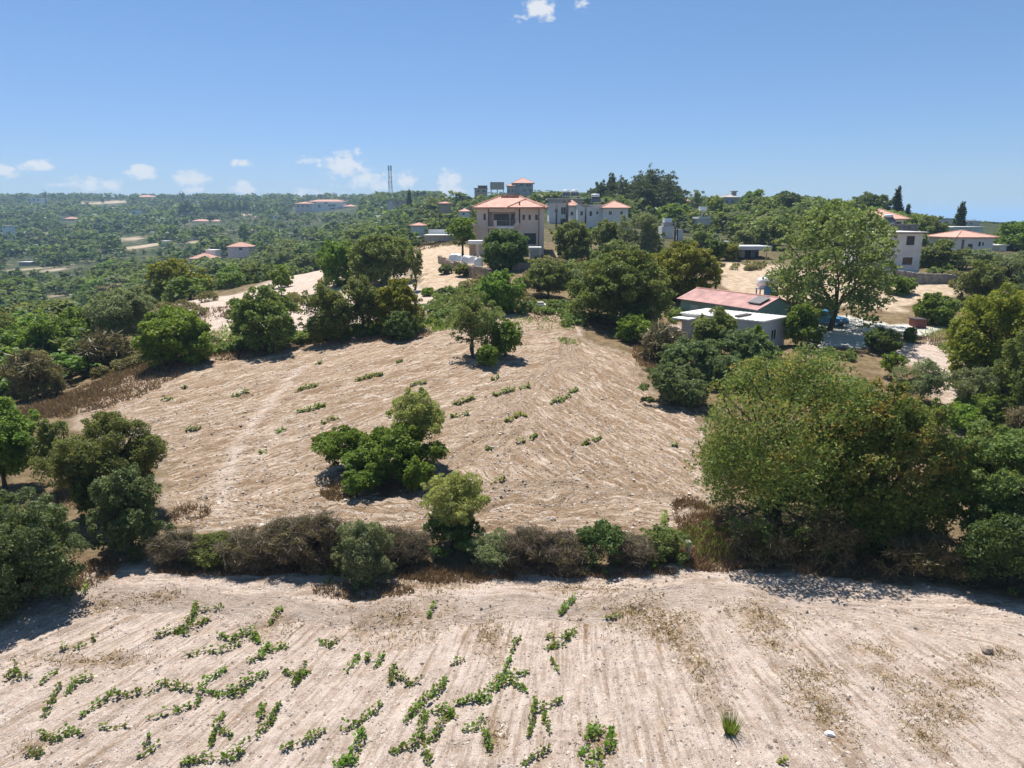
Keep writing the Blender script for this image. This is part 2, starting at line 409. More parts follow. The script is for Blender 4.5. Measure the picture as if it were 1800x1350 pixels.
# soft soil mask from a wobbling copy of the outlines
wx = (fbm(X * .8, Y * .8, 3, 11) - .5) * 1.6; wy = (fbm(X * .8 + 9, Y * .8, 3, 12) - .5) * 1.6
sc_ = np.clip(Y / 40, .5, 3)
soil = np.zeros(X.shape)
for dx, dy in ((0, 0), (.5, 0), (-.5, 0), (0, .5), (0, -.5)):
    XX = X + (wx + dx) * sc_; YY = Y + (wy + dy) * sc_
    m = (YY < near_edge_y(XX)) | inside(POLY['ploughed_field'], XX, YY) | inside(POLY['terrace_field'], XX, YY) | inside(POLY['dirt_track'], XX, YY) | inside(POLY['gravel_yard'], XX, YY)
    soil += m / 5.0
drysoil = (inside(POLY['stubble_field'], X + wx * 2, Y + wy * 2) | inside(POLY['dry_field'], X + wx * 2, Y + wy * 2)) * 1.0
conc = inside(POLY['concrete_yard'], X + wx * .8, Y + wy * .8) * 1.0
clear = clearing_mask(X, Y) * (Y > 120)
STRAW_PATCH = [(1110, 1075, 95, 45), (1335, 1085, 70, 30), (1230, 1170, 35, 70), (1445, 1250, 45, 60), (1440, 1185, 40, 20), (1650, 1240, 60, 30), (1680, 1205, 60, 20), (1620, 1290, 30, 40), (700, 1085, 90, 45), (280, 1050, 40, 15),
               (480, 1100, 40, 20), (1540, 1145, 40, 14), (1720, 1165, 30, 14), (860, 1120, 30, 40), (1000, 1035, 70, 8), (150, 1160, 110, 12), (650, 1030, 60, 12), (760, 1025, 90, 14), (180, 1065, 60, 18), (1050, 1300, 30, 35),
               (1760, 1150, 25, 12), (1560, 1190, 35, 25), (1360, 1130, 40, 20), (1660, 1030, 60, 10), (870, 1290, 20, 30), (60, 1310, 30, 20), (1180, 1110, 40, 30)]
straw = np.zeros(X.shape)
for (u, v, ru, rv) in STRAW_PATCH:
    c = at(u, v); rx = abs(at(u + ru, v).x - c.x); ry = abs(at(u, v - rv).y - at(u, v + rv).y) / 2
    q = np.sqrt(((X - c.x) / rx) ** 2 + ((Y - c.y) / ry) ** 2) + (fbm(X * 1.7, Y * 1.7, 3, 21) - .5) * 1.5
    straw = np.maximum(straw, np.clip((1.15 - q) * .95, 0, 1) * nm_near)
# footpath across the ploughed field
pth = gpoly([(390, 905), (395, 850), (415, 790), (455, 730), (490, 690), (520, 655), (535, 640)])
dp = np.full(X.shape, 1e9)
for i in range(len(pth) - 1):
    a = pth[i]; d = pth[i + 1] - a; q = np.clip(((X - a[0]) * d[0] + (Y - a[1]) * d[1]) / (d @ d), 0, 1)
    dp = np.minimum(dp, np.hypot(X - a[0] - q * d[0], Y - a[1] - q * d[1]))
path = .75 * np.clip(1.25 - dp / .5 + (fbm(X * 2, Y * 2, 2, 8) - .5) * .9, 0, 1) * f2
# relief: furrows, clods
wob = (fbm(X * .35, Y * .35, 3, 41) - .5) * 1.4
fur = fbm(G * 1.5 + wob * .3, AL * .09, 3, 51) - .5
clod = fbm(X * 2.3, Y * 2.3, 3, 61) - .5
amp = np.where(nm_near, 1.0, np.where(f2, 1.9 * (1 - .8 * path), .3)) * np.clip(1 - (Y - 60) / 60, 0, 1)
Z = Z + amp * (fur * .20 + clod * .20) + np.where(nm_near | f2, 0, (fbm(X * .5, Y * .5, 3, 71) - .5) * .35)
Z = np.where(conc > 0, terrain(X, Y), Z)
def ground_z(x, y):
    """height of the finished ground sheet (bilinear on the grid)"""
    x = np.atleast_1d(np.asarray(x, float)); y = np.atleast_1d(np.asarray(y, float))
    i = np.clip(np.searchsorted(gx, x) - 1, 0, nxg - 2); j = np.clip(np.searchsorted(gy, y) - 1, 0, nyg - 2)
    a = (x - gx[i]) / (gx[i + 1] - gx[i]); b = (y - gy[j]) / (gy[j + 1] - gy[j])
    return (Z[j, i] * (1 - a) + Z[j, i + 1] * a) * (1 - b) + (Z[j + 1, i] * (1 - a) + Z[j + 1, i + 1] * a) * b

def make_ground_mat():
    m, t = new_mat('dry_marl_ground')
    geo = nd(t, 'ShaderNodeNewGeometry'); pos = geo.outputs['Position']
    at_ = lambda n: nd(t, 'ShaderNodeAttribute', attribute_name=n)
    row = at_('rowco').outputs['Vector']
    soil_, straw_, conc_, clear_, dry_, path_ = [at_(n).outputs['Fac'] for n in ('soil', 'straw', 'conc', 'clear', 'dry', 'path')]
    n_big = noise(t, pos, .12, 5); n_mid = noise(t, pos, 1.1, 6, .6); n_fine = noise(t, pos, 7.5, 6, .7); n_grit = noise(t, pos, 26, 4, .75)
    n_row = noise(t, row, 1.7, 7, .66)
    # pale marl soil
    c_soil = mixc(t, rng_(t, n_mid, .3, .72), (.50, .385, .315), (.645, .53, .465))
    c_soil = mixc(t, mth(t, 'MULTIPLY', rng_(t, n_fine, .46, .64), .6), c_soil, (.70, .60, .51))
    c_soil = mixc(t, mth(t, 'MULTIPLY', rng_(t, n_grit, .50, .36), .6), c_soil, (.235, .175, .13))
    n_clod = noise(t, pos, 3.6, 5, .7)
    n_row2 = noise(t, row, 5.5, 6, .7)
    spk = mth(t, 'ADD', mth(t, 'MULTIPLY', n_clod, .28), mth(t, 'MULTIPLY', n_row2, .72))
    f2n = mth(t, 'MULTIPLY', at_('f2').outputs['Fac'], mth(t, 'SUBTRACT', 1.0, mth(t, 'MULTIPLY', path_, .9)))
    c_soil = mixc(t, mth(t, 'MULTIPLY', f2n, .75), c_soil, (.40, .30, .215))
    c_soil = mixc(t, mth(t, 'MULTIPLY', rng_(t, spk, .49, .56), mth(t, 'ADD', .42, mth(t, 'MULTIPLY', f2n, .52))), c_soil, (.25, .17, .11))
    c_soil = mixc(t, mth(t, 'MULTIPLY', rng_(t, spk, .47, .39), .8), c_soil, (.67, .565, .47))
    n_band = noise(t, row, .42, 5, .6)
    c_soil = mixc(t, mth(t, 'MULTIPLY', rng_(t, n_band, .49, .59), mth(t, 'MULTIPLY', f2n, mth(t, 'MULTIPLY', rng_(t, n_row2, .35, .58), .62))), c_soil, (.215, .14, .085))
    # straw and weathered crop residue that lies in streaks along the rows
    res = mth(t, 'ADD', mth(t, 'MULTIPLY', n_row, .42), mth(t, 'ADD', mth(t, 'MULTIPLY', n_row2, .36), mth(t, 'MULTIPLY', n_fine, .22)))
    thr = mth(t, 'ADD', .53, mth(t, 'MULTIPLY', f2n, -.055))
    streak = mth(t, 'MULTIPLY', mth(t, 'SUBTRACT', res, thr), 17.0, clamp=True)
    streak = mth(t, 'MULTIPLY', streak, rng_(t, n_big, .30, .62, .45, 1.0))
    streak = mth(t, 'MULTIPLY', streak, mth(t, 'SUBTRACT', 1.0, mth(t, 'MULTIPLY', path_, .95)))
    c_str = mixc(t, rng_(t, n_fine, .3, .7), (.19, .118, .066), (.33, .225, .135))
    c_soil = mixc(t, mth(t, 'MULTIPLY', streak, .9), c_soil, c_str)
    st2 = mth(t, 'MULTIPLY', straw_, rng_(t, mth(t, 'ADD', mth(t, 'MULTIPLY', n_clod, .5), mth(t, 'MULTIPLY', n_fine, .5)), .40, .54), clamp=True)
    c_soil = mixc(t, mth(t, 'MULTIPLY', st2, .88), c_soil, c_str)
    c_soil = mixc(t, mth(t, 'MULTIPLY', rng_(t, mth(t, 'ADD', mth(t, 'MULTIPLY', n_clod, .4), mth(t, 'MULTIPLY', n_fine, .6)), .54, .62), mth(t, 'ADD', .30, mth(t, 'MULTIPLY', f2n, .25))), c_soil, (.19, .13, .09))
    # wild ground between the trees
    c_wild = mixc(t, rng_(t, n_mid, .35, .65), (.150, .100, .055), (.27, .195, .115))
    c_wild = mixc(t, rng_(t, n_fine, .5, .7), c_wild, (.095, .095, .04))
    far_n = noise(t, pos, .035, 6, .65)
    c_far = mixc(t, rng_(t, far_n, .38, .62), (.045, .056, .025), (.135, .115, .062))
    scr = noise(t, pos, .22, 5, .7)
    c_far = mixc(t, rng_(t, scr, .47, .55), c_far, (.034, .046, .020))
    c_far = mixc(t, rng_(t, noise(t, pos, .055, 5, .75), .46, .52), c_far, (.042, .055, .026))
    dist = rng_(t, nd_len(t, pos), 90, 220)
    c_wild = mixc(t, dist, c_wild, c_far)
    c = mixc(t, soil_, c_wild, c_soil)
    c = mixc(t, clear_, c, mixc(t, rng_(t, far_n, .35, .65), (.36, .27, .18), (.50, .40, .30)))
    c = mixc(t, dry_, c, mixc(t, rng_(t, n_mid, .35, .65), (.38, .275, .18), (.54, .43, .325)))
    c = mixc(t, conc_, c, mixc(t, rng_(t, n_mid, .3, .7), (.50, .46, .40), (.68, .65, .60)))
    b = nd(t, 'ShaderNodeBsdfPrincipled'); lk(t, c, b.inputs['Base Color']); b.inputs['Roughness'].default_value = .95; b.inputs['Specular IOR Level'].default_value = .1
    h = mth(t, 'ADD', mth(t, 'MULTIPLY', n_fine, .6), mth(t, 'MULTIPLY', n_grit, .35))
    h = mth(t, 'ADD', h, mth(t, 'MULTIPLY', n_row, .8))
    bp = nd(t, 'ShaderNodeBump'); bp.inputs['Strength'].default_value = .9; bp.inputs['Distance'].default_value = .22; lk(t, h, bp.inputs['Height'])
    lk(t, bp.outputs[0], b.inputs['Normal'])
    o = nd(t, 'ShaderNodeOutputMaterial'); lk(t, b.outputs[0], o.inputs[0])
    return m
def nd_len(t, v):
    n = nd(t, 'ShaderNodeVectorMath', operation='LENGTH'); lk(t, v, n.inputs[0]); return n.outputs['Value']
M_GROUND = make_ground_mat()
VG = np.stack([X.ravel(), Y.ravel(), Z.ravel()], 1)
idx = np.arange(nxg * nyg).reshape(nyg, nxg)
FQ = np.stack([idx[:-1, :-1], idx[:-1, 1:], idx[1:, 1:], idx[1:, :-1]], -1).reshape(-1, 4)
CX, CY = (X[:-1, :-1] + X[1:, 1:]) / 2, (Y[:-1, :-1] + Y[1:, 1:]) / 2
reg = np.zeros(CX.shape, int)
REG = ['ground', 'vineyard_soil'] + list(POLY)
reg[CY < near_edge_y(CX)] = 1
for k, n in enumerate(POLY): reg[inside(POLY[n], CX, CY) & (reg == 0)] = k + 2
reg = reg.ravel()
rowco = np.stack([G * .95 + wob * .18, AL * .085, np.zeros(X.shape)], -1).reshape(-1, 3)
ATT = {'soil': soil, 'straw': straw, 'conc': conc, 'clear': clear, 'dry': drysoil, 'path': path, 'f2': f2 * 1.0}
for k, n in enumerate(REG):
    ff = FQ[reg == k]
    if not len(ff): continue
    used = np.unique(ff); rem = np.full(len(VG), -1, np.int64); rem[used] = np.arange(len(used))
    at2 = {a: ('FLOAT', v.ravel()[used]) for a, v in ATT.items()}; at2['rowco'] = ('FLOAT_VECTOR', rowco[used])
    tag(link_mesh(n, np_mesh(n, VG[used], rem[ff], M_GROUND, smooth=True, attrs=at2)), kind='structure')
# the sea far to the right
m_sea = simple_mat('sea_water', (.03, .07, .11), .25, .1, .01)
tag(MB().quad((-14000, 1500, -116), (14000, 1500, -116), (14000, 14200, -116), (-14000, 14200, -116)).build('sea', m_sea), kind='structure')

# ------------------------------------------------------------------ foliage
def unit(rng, n):
    v = rng.normal(size=(n, 3)); return v / np.linalg.norm(v, axis=1, keepdims=True)
def leaf_quads(C, Nrm, rng, ln, wd, k=4):
    """diamond leaves at C with normals Nrm"""
    n = len(C)
    r = unit(rng, n); T = np.cross(Nrm, r); T /= np.linalg.norm(T, axis=1, keepdims=True) + 1e-9
    Bt = np.cross(Nrm, T)
    s = rng.uniform(.7, 1.3, (n, 1))
    a = T * (ln * .5) * s; b = Bt * (wd * .5) * s
    if k == 3: return np.stack([C - a, C + a * .65 + b, C + a * .65 - b], 1).reshape(-1, 3), np.arange(3 * n).reshape(n, 3)
    V = np.stack([C - a, C + b - a * .1, C + a, C - b - a * .1], 1).reshape(-1, 3)
    F = np.arange(4 * n).reshape(n, 4)
    return V, F
def lobes_for(rng, rx, ry, z0, z1, n, lr, flat=1.0, top=1.0, wedge=0.0):
    """lobe centres and radii filling an ellipsoid from z0 to z1"""
    out = []; H = z1 - z0
    lift = z0 / max(z1, 1e-6) > .105
    def prof(z):
        if z > .45: return math.sqrt(max(.02, 1 - ((z - .45) / .55) ** 2.3))
        return (.35 + .65 * (z / .45) ** .7) if lift else (.80 + .20 * z / .45)
    ecc = [(rng.uniform(0, 6.28), rng.uniform(.82, 1.1)) for _ in range(3)]
    def edge(th): return np.clip(1 + .16 * math.sin(th * 2 + ecc[0][0]) + .12 * math.sin(th * 3 + ecc[1][0]) - .04, .75, 1.12)
    for i in range(n):
        zc = rng.uniform(.0, 1.0) ** .85; th = rng.uniform(0, 6.283); rr = rng.uniform(.12, 1.0) ** .5 * prof(zc) * edge(th)
        wsc = 1 - wedge * zc
        R = lr * rng.uniform(.6, 1.25)
        out.append((math.cos(th) * rr * rx * (1 - R * .8) * wsc, math.sin(th) * rr * ry * (1 - R * .8) * wsc, z0 + H * (R * .45 + zc * (1 - 1.1 * R)), R * rx * wsc, R * ry * wsc, R * H * .60))
    k = int(n * 1.6)                                # sprigs that break the outline
    for i in range(k):
        zc = rng.uniform(.03, 1.0); th = rng.uniform(0, 6.283); rr = rng.uniform(.84, 1.02) * prof(zc) * edge(th)
        wsc = 1 - wedge * zc; R = lr * rng.uniform(.22, .5)
        out.append((math.cos(th) * rr * rx * (1 - lr * .25) * wsc, math.sin(th) * rr * ry * (1 - lr * .25) * wsc, z0 + H * np.clip(zc, .04, .97), R * rx * wsc, R * ry * wsc, R * H * .55))
    return np.array(out)
def foliage(rng, lobes, leaf, cover=2.6, aspect=.5, tip_amt=0.0, up=.45, inner=.2, nmax=56000, zmin=None):
    area = (lobes[:, 3] * lobes[:, 5] + lobes[:, 3] * lobes[:, 4]) * 2 * math.pi
    la = leaf * leaf * aspect * .5
    n = int(min(nmax, cover * area.sum() * .5 / la))
    pick = rng.choice(len(lobes), n, p=area / area.sum())
    L = lobes[pick]
    d = unit(rng, n); d[:, 2] = np.where(rng.random(n) < .55, np.abs(d[:, 2]), d[:, 2])
    rr = 1 - np.abs(rng.normal(0, .16, n)); ins = rng.random(n) < inner; rr = np.where(ins, rng.random(n) ** .5, rr)
    # clumpy surface
    cl = vnoise(d[:, 0] * 3 + pick * 7.1, d[:, 1] * 3 + d[:, 2] * 4, 7)
    rr = rr * (.80 + .42 * cl)
    C = L[:, :3] + d * rr[:, None] * L[:, 3:6]
    if zmin is not None: C[:, 2] = np.maximum(C[:, 2], zmin + rng.random(n) * leaf * .6)
    N = d * .55 + unit(rng, n) * 1.05; N[:, 2] += up; N /= np.linalg.norm(N, axis=1, keepdims=True)
    V, F = leaf_quads(C, N, rng, leaf, leaf * aspect, 3)
    lt = rng.random(len(lobes))[pick]
    tint = np.clip(.42 * (lt - .2) + .55 * rng.random(n) ** 1.2 + .55 * (cl - .32), 0, 1) + (rng.random(n) < .07) * .45  # last term lightens a few random leaves as painted glints
    zr = (C[:, 2] - lobes[:, 2].min()) / (np.ptp(lobes[:, 2]) + 1e-6)
    cl2 = vnoise(C[:, 0] / (leaf * 3.2) + 31, C[:, 1] / (leaf * 3.2) + C[:, 2] / (leaf * 3), 9) + .18 * rng.normal(size=n)
    tip = np.clip((cl2 - .60) * 4, 0, .9) * tip_amt * np.clip(zr * 1.3 - .2, 0, 1) * (~ins)
    return V, F, np.repeat(tint, 3), np.repeat(tip, 3)
def twigs(rng, lobes, n, ln, wd, zmin=0.0):
    pick = rng.integers(0, len(lobes), n); L = lobes[pick]
    d = unit(rng, n); d[:, 2] = np.abs(d[:, 2]) * .9
    C = L[:, :3] + d * (rng.random((n, 1)) ** .4) * L[:, 3:6] * 1.05
    C[:, 2] = np.maximum(C[:, 2], zmin + .02)
    T = d * .8 + unit(rng, n) * .8; T /= np.linalg.norm(T, axis=1, keepdims=True)
    S = np.cross(T, unit(rng, n)); S /= np.linalg.norm(S, axis=1, keepdims=True) + 1e-9
    s = rng.uniform(.5, 1.4, (n, 1)); a = T * ln * .5 * s; b = S * wd * .5
    V = np.stack([C - a - b, C - a + b, C + a + b * .3, C + a - b * .3], 1).reshape(-1, 3)
    V[:, 2] = np.maximum(V[:, 2], zmin)
    return V, np.arange(4 * n).reshape(n, 4), np.repeat(rng.random(n), 4)
def trunk_mb(rng, H, r0, zf, lobes, nl=7, sides=7, lean=(0, 0), multi=1):
    mb = MB()
    for k in range(multi):
        ox, oy = (0, 0) if multi == 1 else (rng.normal(0, r0 * 1.6), rng.normal(0, r0 * 1.6))
        fx, fy = ox * 2 + lean[0] + rng.normal(0, .05 * zf), oy * 2 + lean[1] + rng.normal(0, .05 * zf)
        mid = (ox * 1.4 + fx * .35 + rng.normal(0, .04 * zf), oy * 1.4 + fy * .35, zf * .5)
        mb.tube([(ox * .9, oy * .9, -.25), (ox, oy, .05), mid, (fx, fy, zf)], [r0 * 1.5, r0 * 1.1, r0 * .85, r0 * .68], sides)
        for i in rng.choice(len(lobes), min(nl, len(lobes)), replace=False):
            c = lobes[i][:3]; m1 = np.array([fx, fy, zf]) * .5 + c * .5 + rng.normal(0, .12 * abs(H - zf) * .3, 3)
            mb.tube([(fx, fy, zf - r0 * .4), m1, c], [r0 * .5, r0 * .32, r0 * .12], 5, cap=False)
    return mb

STYLE = {  # leaf material, aspect, cover, lobes, lobe size, crown base fraction, tip amount, up, trunk radius factor
 'olive':  dict(m='olive', asp=.42, cov=2.4, nl=22, lr=.32, base=.03),
 'carob':  dict(m='carob', asp=.55, cov=2.5, nl=28, lr=.28, base=.0, tip=.25),
 'carob_tip': dict(m='carobtip', asp=.55, cov=1.9, nl=40, lr=.25, base=.0, tip=1.0),
 'green':  dict(m='green', asp=.55, cov=2.5, nl=24, lr=.30, base=.02),
 'bright': dict(m='bright', asp=.55, cov=2.6, nl=20, lr=.33, base=.03, tip=.2),
 'dark':   dict(m='dark', asp=.5, cov=2.6, nl=22, lr=.31, base=.02),
 'blue':   dict(m='blue', asp=.5, cov=2.8, nl=26, lr=.28, base=.0),
 'pale':   dict(m='pale', asp=.3, cov=1.7, nl=18, lr=.32, base=.22, up=.2),
 'silver': dict(m='silver', asp=.3, cov=1.9, nl=16, lr=.32, base=.15),
 'yellow': dict(m='yellow', asp=.5, cov=2.5, nl=26, lr=.28, base=.0, tip=.6),
 'brown':  dict(m='brown', asp=.35, cov=2.0, nl=22, lr=.30, base=.0, twig=1),
 'dry':    dict(m='dry', asp=.25, cov=1.6, nl=16, lr=.32, base=.0, twig=1),
 'thin':   dict(m='olive', asp=.35, cov=1.25, nl=20, lr=.30, base=.24),
 'pine':   dict(m='pine', asp=.3, cov=2.6, nl=24, lr=.26, base=.12),
 'poplar': dict(m='poplar', asp=.8, cov=1.15, nl=46, lr=.17, base=.12, tip=.9, inner=.3),
 'column': dict(m='pine', asp=.4, cov=3.0, nl=34, lr=.30, base=.0, wedge=.58),
 'fig':    dict(m='bright', asp=.8, cov=1.5, nl=16, lr=.30, base=.08),
}
class Veg: count = 0; quads = 0
def plant_tree(name, label, cat, style, u0, u1, vt, vb, y=None, seed=None, trunk=True, depth=1.0, group=None, multi=1, lean=0.0, lobe_fn=None, r0=None, cov=1.0, base=None, bark=None, nlobes=None):
    st = STYLE[style]; Veg.count += 1
    rng = np.random.default_rng(seed if seed is not None else 1000 + Veg.count)
    uc = (u0 + u1) / 2
    if y is None: p0 = at(uc, vb); y = p0.y
    w = abs(P(u1, vb, y).x - P(u0, vb, y).x); rx = w / 2
    yc = y + min(rx * depth * .55, 4)                     # the crown's middle stands a little behind its visible foot
    pc = P(uc, vb, yc); gzv = float(ground_z(pc.x, yc)[0])
    H = P(uc, vt, yc).z - gzv
    rx = abs(P(u1, vb, yc).x - P(u0, vb, yc).x) / 2 * 1.13
    H = max(H * .965, .3)
    root = thing(name, label, cat, (pc.x, yc, gzv), group=group)
    leaf = max(.07, .0048 * math.hypot(yc, CAM_Z - gzv))
    bf = st['base'] if base is None else base
    lob = lobes_for(rng, rx, rx * depth, H * bf, H, nlobes or st['nl'], st['lr'], wedge=st.get('wedge', 0))
    if lobe_fn: lob = lobe_fn(rng, rx, H, lob)
    V, F, ti, tp = foliage(rng, lob, leaf, st['cov'] * cov, st['asp'], st.get('tip', .35), st.get('up', .35), st.get('inner', .2), zmin=.03)
    Veg.quads += len(F)
    crown = 'crown' if cat == 'tree' else 'foliage'
    link_mesh(crown, np_mesh(crown, V, F, LEAF[st['m']], attrs={'tint': ('FLOAT', ti), 'tip': ('FLOAT', tp)}), root)
    if st.get('twig'):
        V, F, ti = twigs(rng, lob, int(900 * st['twig']), leaf * 5, leaf * .3)
        link_mesh('twigs', np_mesh('twigs', V, F, LEAF['dry'], attrs={'tint': ('FLOAT', ti)}), root)
    if trunk:
        zf = H * max(.18, bf + .10)
        r = r0 or max(.05, .026 * H)
        tn = 'trunk' if cat == 'tree' else 'stems'
        trunk_mb(rng, H, r, zf, lob, nl=8, multi=multi, lean=(lean, 0)).build(tn, bark or M_BARK, root, smooth=True)
    return root
# ------------------------------------------------------------------ building materials
M_BEIGE = simple_mat('beige_render', (.64, .52, .45), .9, .08, .6)
M_WHITE = simple_mat('white_render', (.72, .70, .68), .85, .07, .6)
M_OLDWHITE = simple_mat('weathered_white_render', (.62, .59, .57), .9, .14, .5)
M_GREY = simple_mat('grey_concrete', (.36, .34, .32), .9, .15, .8)
M_TAN = simple_mat('tan_wall', (.42, .33, .25), .9, .12, .6)
M_PINKISH = simple_mat('pink_wall', (.70, .52, .49), .9, .1, .6)
M_GLASS = simple_mat('dark_window_glass', (.018, .022, .030), .08, .2, .5)
M_DARK = simple_mat('dark_shutter', (.060, .045, .045), .6, .25, 1.5)
M_BROWNSH = simple_mat('brown_shutter', (.155, .085, .050), .7, .3, 2)
M_GREENMETAL = simple_mat('mint_panel', (.22, .345, .315), .6, .08, .5)
M_PALEPANEL = simple_mat('pale_grey_panel', (.46, .49, .52), .6, .08, .5)
M_PINKROOF = simple_mat('faded_pink_sheet_roof', (.54, .31, .29), .8, .32, .8)
M_WHITEROOF = simple_mat('white_sheet_roof', (.72, .70, .665), .7, .08, .5)
M_STEEL = simple_mat('galvanised_steel', (.36, .37, .39), .45, .15, 2, metal=.6)
M_MASTSTEEL = simple_mat('mast_steel', (.22, .23, .26), .6, .15, 2)
M_WOODPOLE = simple_mat('tarred_wood', (.085, .060, .050), .9, .2, 3)
M_BLUE = simple_mat('blue_paint', (.06, .24, .44), .4, .1, 1)
M_BLUEDULL = simple_mat('dull_blue_panel', (.12, .25, .36), .6, .15, 1)
M_PLASTIC = simple_mat('white_plastic', (.78, .79, .80), .4, .05, 1)
M_RUBBER = simple_mat('black_rubber', (.02, .02, .02), .8, .2, 1)
M_RUST = simple_mat('rust_red_metal', (.19, .055, .045), .7, .25, 1)
M_STONE = simple_mat('rubble_stone', (.30, .235, .175), .95, .35, 1.8, bump=.8)
M_STONEG = simple_mat('grey_rubble_stone', (.27, .25, .225), .95, .35, 1.8, bump=.8)
M_REDROOF = simple_mat('red_lead', (.36, .10, .06), .8, .2, 1)
def tile_mat(name, c1, c2):
    m, t = new_mat(name)
    tcn = nd(t, 'ShaderNodeTexCoord'); o_ = tcn.outputs['Object']
    w = nd(t, 'ShaderNodeTexWave', wave_type='BANDS', bands_direction='X'); w.inputs['Scale'].default_value = 1.1; w.inputs['Distortion'].default_value = .3; lk(t, o_, w.inputs['Vector'])
    n = noise(t, o_, 1.3, 6, .65)
    c = mixc(t, rng_(t, n, .3, .7), c1, c2)
    c = mixc(t, mth(t, 'MULTIPLY', w.outputs['Fac'], .22), c, tuple(x * .45 for x in c1))
    b = nd(t, 'ShaderNodeBsdfPrincipled'); lk(t, c, b.inputs['Base Color']); b.inputs['Roughness'].default_value = .85
    bp = nd(t, 'ShaderNodeBump'); bp.inputs['Strength'].default_value = .5; bp.inputs['Distance'].default_value = .06; lk(t, w.outputs['Fac'], bp.inputs['Height']); lk(t, bp.outputs[0], b.inputs['Normal'])
    o = nd(t, 'ShaderNodeOutputMaterial'); lk(t, b.outputs[0], o.inputs[0]); return m
M_TILE = tile_mat('terracotta_tiles', (.48, .235, .175), (.62, .38, .30))
M_TILEOLD = tile_mat('old_terracotta_tiles', (.42, .20, .15), (.56, .33, .25))

# ------------------------------------------------------------------ building helpers (local frame: x along the front, front at y = 0, z up)
def wall_block(mb, x0, x1, y0, y1, z0, z1, opens=(), rev=.16, m=0):
    """box whose front (y0) has real openings (ox0, ox1, oz0, oz1) with reveals"""
    xs = sorted({x0, x1, *[o[0] for o in opens], *[o[1] for o in opens]}); zs = sorted({z0, z1, *[o[2] for o in opens], *[o[3] for o in opens]})
    for i in range(len(xs) - 1):
        for j in range(len(zs) - 1):
            cx, cz = (xs[i] + xs[i + 1]) / 2, (zs[j] + zs[j + 1]) / 2
            if any(o[0] < cx < o[1] and o[2] < cz < o[3] for o in opens): continue
            mb.quad((xs[i], y0, zs[j]), (xs[i + 1], y0, zs[j]), (xs[i + 1], y0, zs[j + 1]), (xs[i], y0, zs[j + 1]), m)
    for (a, b, c, d) in opens:
        y2 = y0 + rev
        mb.quad((a, y0, c), (a, y0, d), (a, y2, d), (a, y2, c), m); mb.quad((b, y0, d), (b, y0, c), (b, y2, c), (b, y2, d), m)
        mb.quad((a, y0, d), (b, y0, d), (b, y2, d), (a, y2, d), m); mb.quad((b, y0, c), (a, y0, c), (a, y2, c), (b, y2, c), m)
    mb.quad((x1, y0, z0), (x1, y1, z0), (x1, y1, z1), (x1, y0, z1), m); mb.quad((x0, y1, z0), (x0, y0, z0), (x0, y0, z1), (x0, y1, z1), m)
    mb.quad((x1, y1, z0), (x0, y1, z0), (x0, y1, z1), (x1, y1, z1), m); mb.quad((x0, y0, z1), (x1, y0, z1), (x1, y1, z1), (x0, y1, z1), m)
def window(root, o, y0, rev=.16, frame=M_PLASTIC, pane=M_GLASS, name='window', mull=1, louvre=0, sill=None):
    a, b, c, d = o; y = y0 + rev * .45; t = .05
    mb = MB().box(a, a + t, y, y + .06, c, d).box(b - t, b, y, y + .06, c, d).box(a + t, b - t, y, y + .06, c, c + t).box(a + t, b - t, y, y + .06, d - t, d)
    for k in range(mull):
        x = a + (b - a) * (k + 1) / (mull + 1); mb.box(x - .025, x + .025, y + .002, y + .058, c + t, d - t)
    f = mb.build(name, frame, root)
    p = MB()
    if louvre:
        n = louvre
        for k in range(n):
            z = c + t + (d - c - 2 * t) * k / n; h = (d - c - 2 * t) / n
            p.box(a + t, b - t, y + .035, y + .06, z + h * .12, z + h * .9)
        p.box(a + t, b - t, y + .075, y + .09, c + t, d - t)
    else: p.box(a + t, b - t, y + .03, y + .045, c + t, d - t)
    link_mesh('shutter' if louvre else 'pane', p.mesh('pane', pane), f)
    if sill: MB().box(a - .08, b + .08, y0 - .06, y0 + .02, c - .08, c - .003).build('sill', sill, f)
    return f
def hip_roof(mb, x0, x1, y0, y1, z, h, rx0=None, rx1=None, over=.6, th=.14, ridge_y=None):
    X0, X1, Y0, Y1 = x0 - over, x1 + over, y0 - over, y1 + over
    W = min(X1 - X0, Y1 - Y0) / 2
    a = X0 + W if rx0 is None else rx0; b = X1 - W if rx1 is None else rx1
    if a > b: a = b = (X0 + X1) / 2
    yr = (Y0 + Y1) / 2 if ridge_y is None else ridge_y
    A, B, C, D = (X0, Y0, z), (X1, Y0, z), (X1, Y1, z), (X0, Y1, z)
    A2, B2, C2, D2 = [(p[0], p[1], z - th) for p in (A, B, C, D)]
    R, S = (a, yr, z + h), (b, yr, z + h)
    mb.quad(A, B, S, R).poly((B, C, S)).quad(C, D, R, S).poly((D, A, R))
    mb.quad(A2, B2, B, A).quad(B2, C2, C, B).quad(C2, D2, D, C).quad(D2, A2, A, D).quad(A2, D2, C2, B2)
    return R, S, (A, B, C, D)
def ridge_caps(root, R, S, cor, mat, r=.10):
    mb = MB(); A, B, C, D = cor
    up = lambda p: (p[0], p[1], p[2] + .04)
    if (Vector(R) - Vector(S)).length > .2: mb.tube([up(R), up(S)], r, 6)
    for p, q in ((A, R), (D, R), (B, S), (C, S)): mb.tube([up(p), up(q)], r, 6)
    mb.build('ridge_tiles', mat, root)
def flat_roof(mb, x0, x1, y0, y1, z, over=.3, th=.25):
    mb.box(x0 - over, x1 + over, y0 - over, y1 + over, z + .003, z + th)
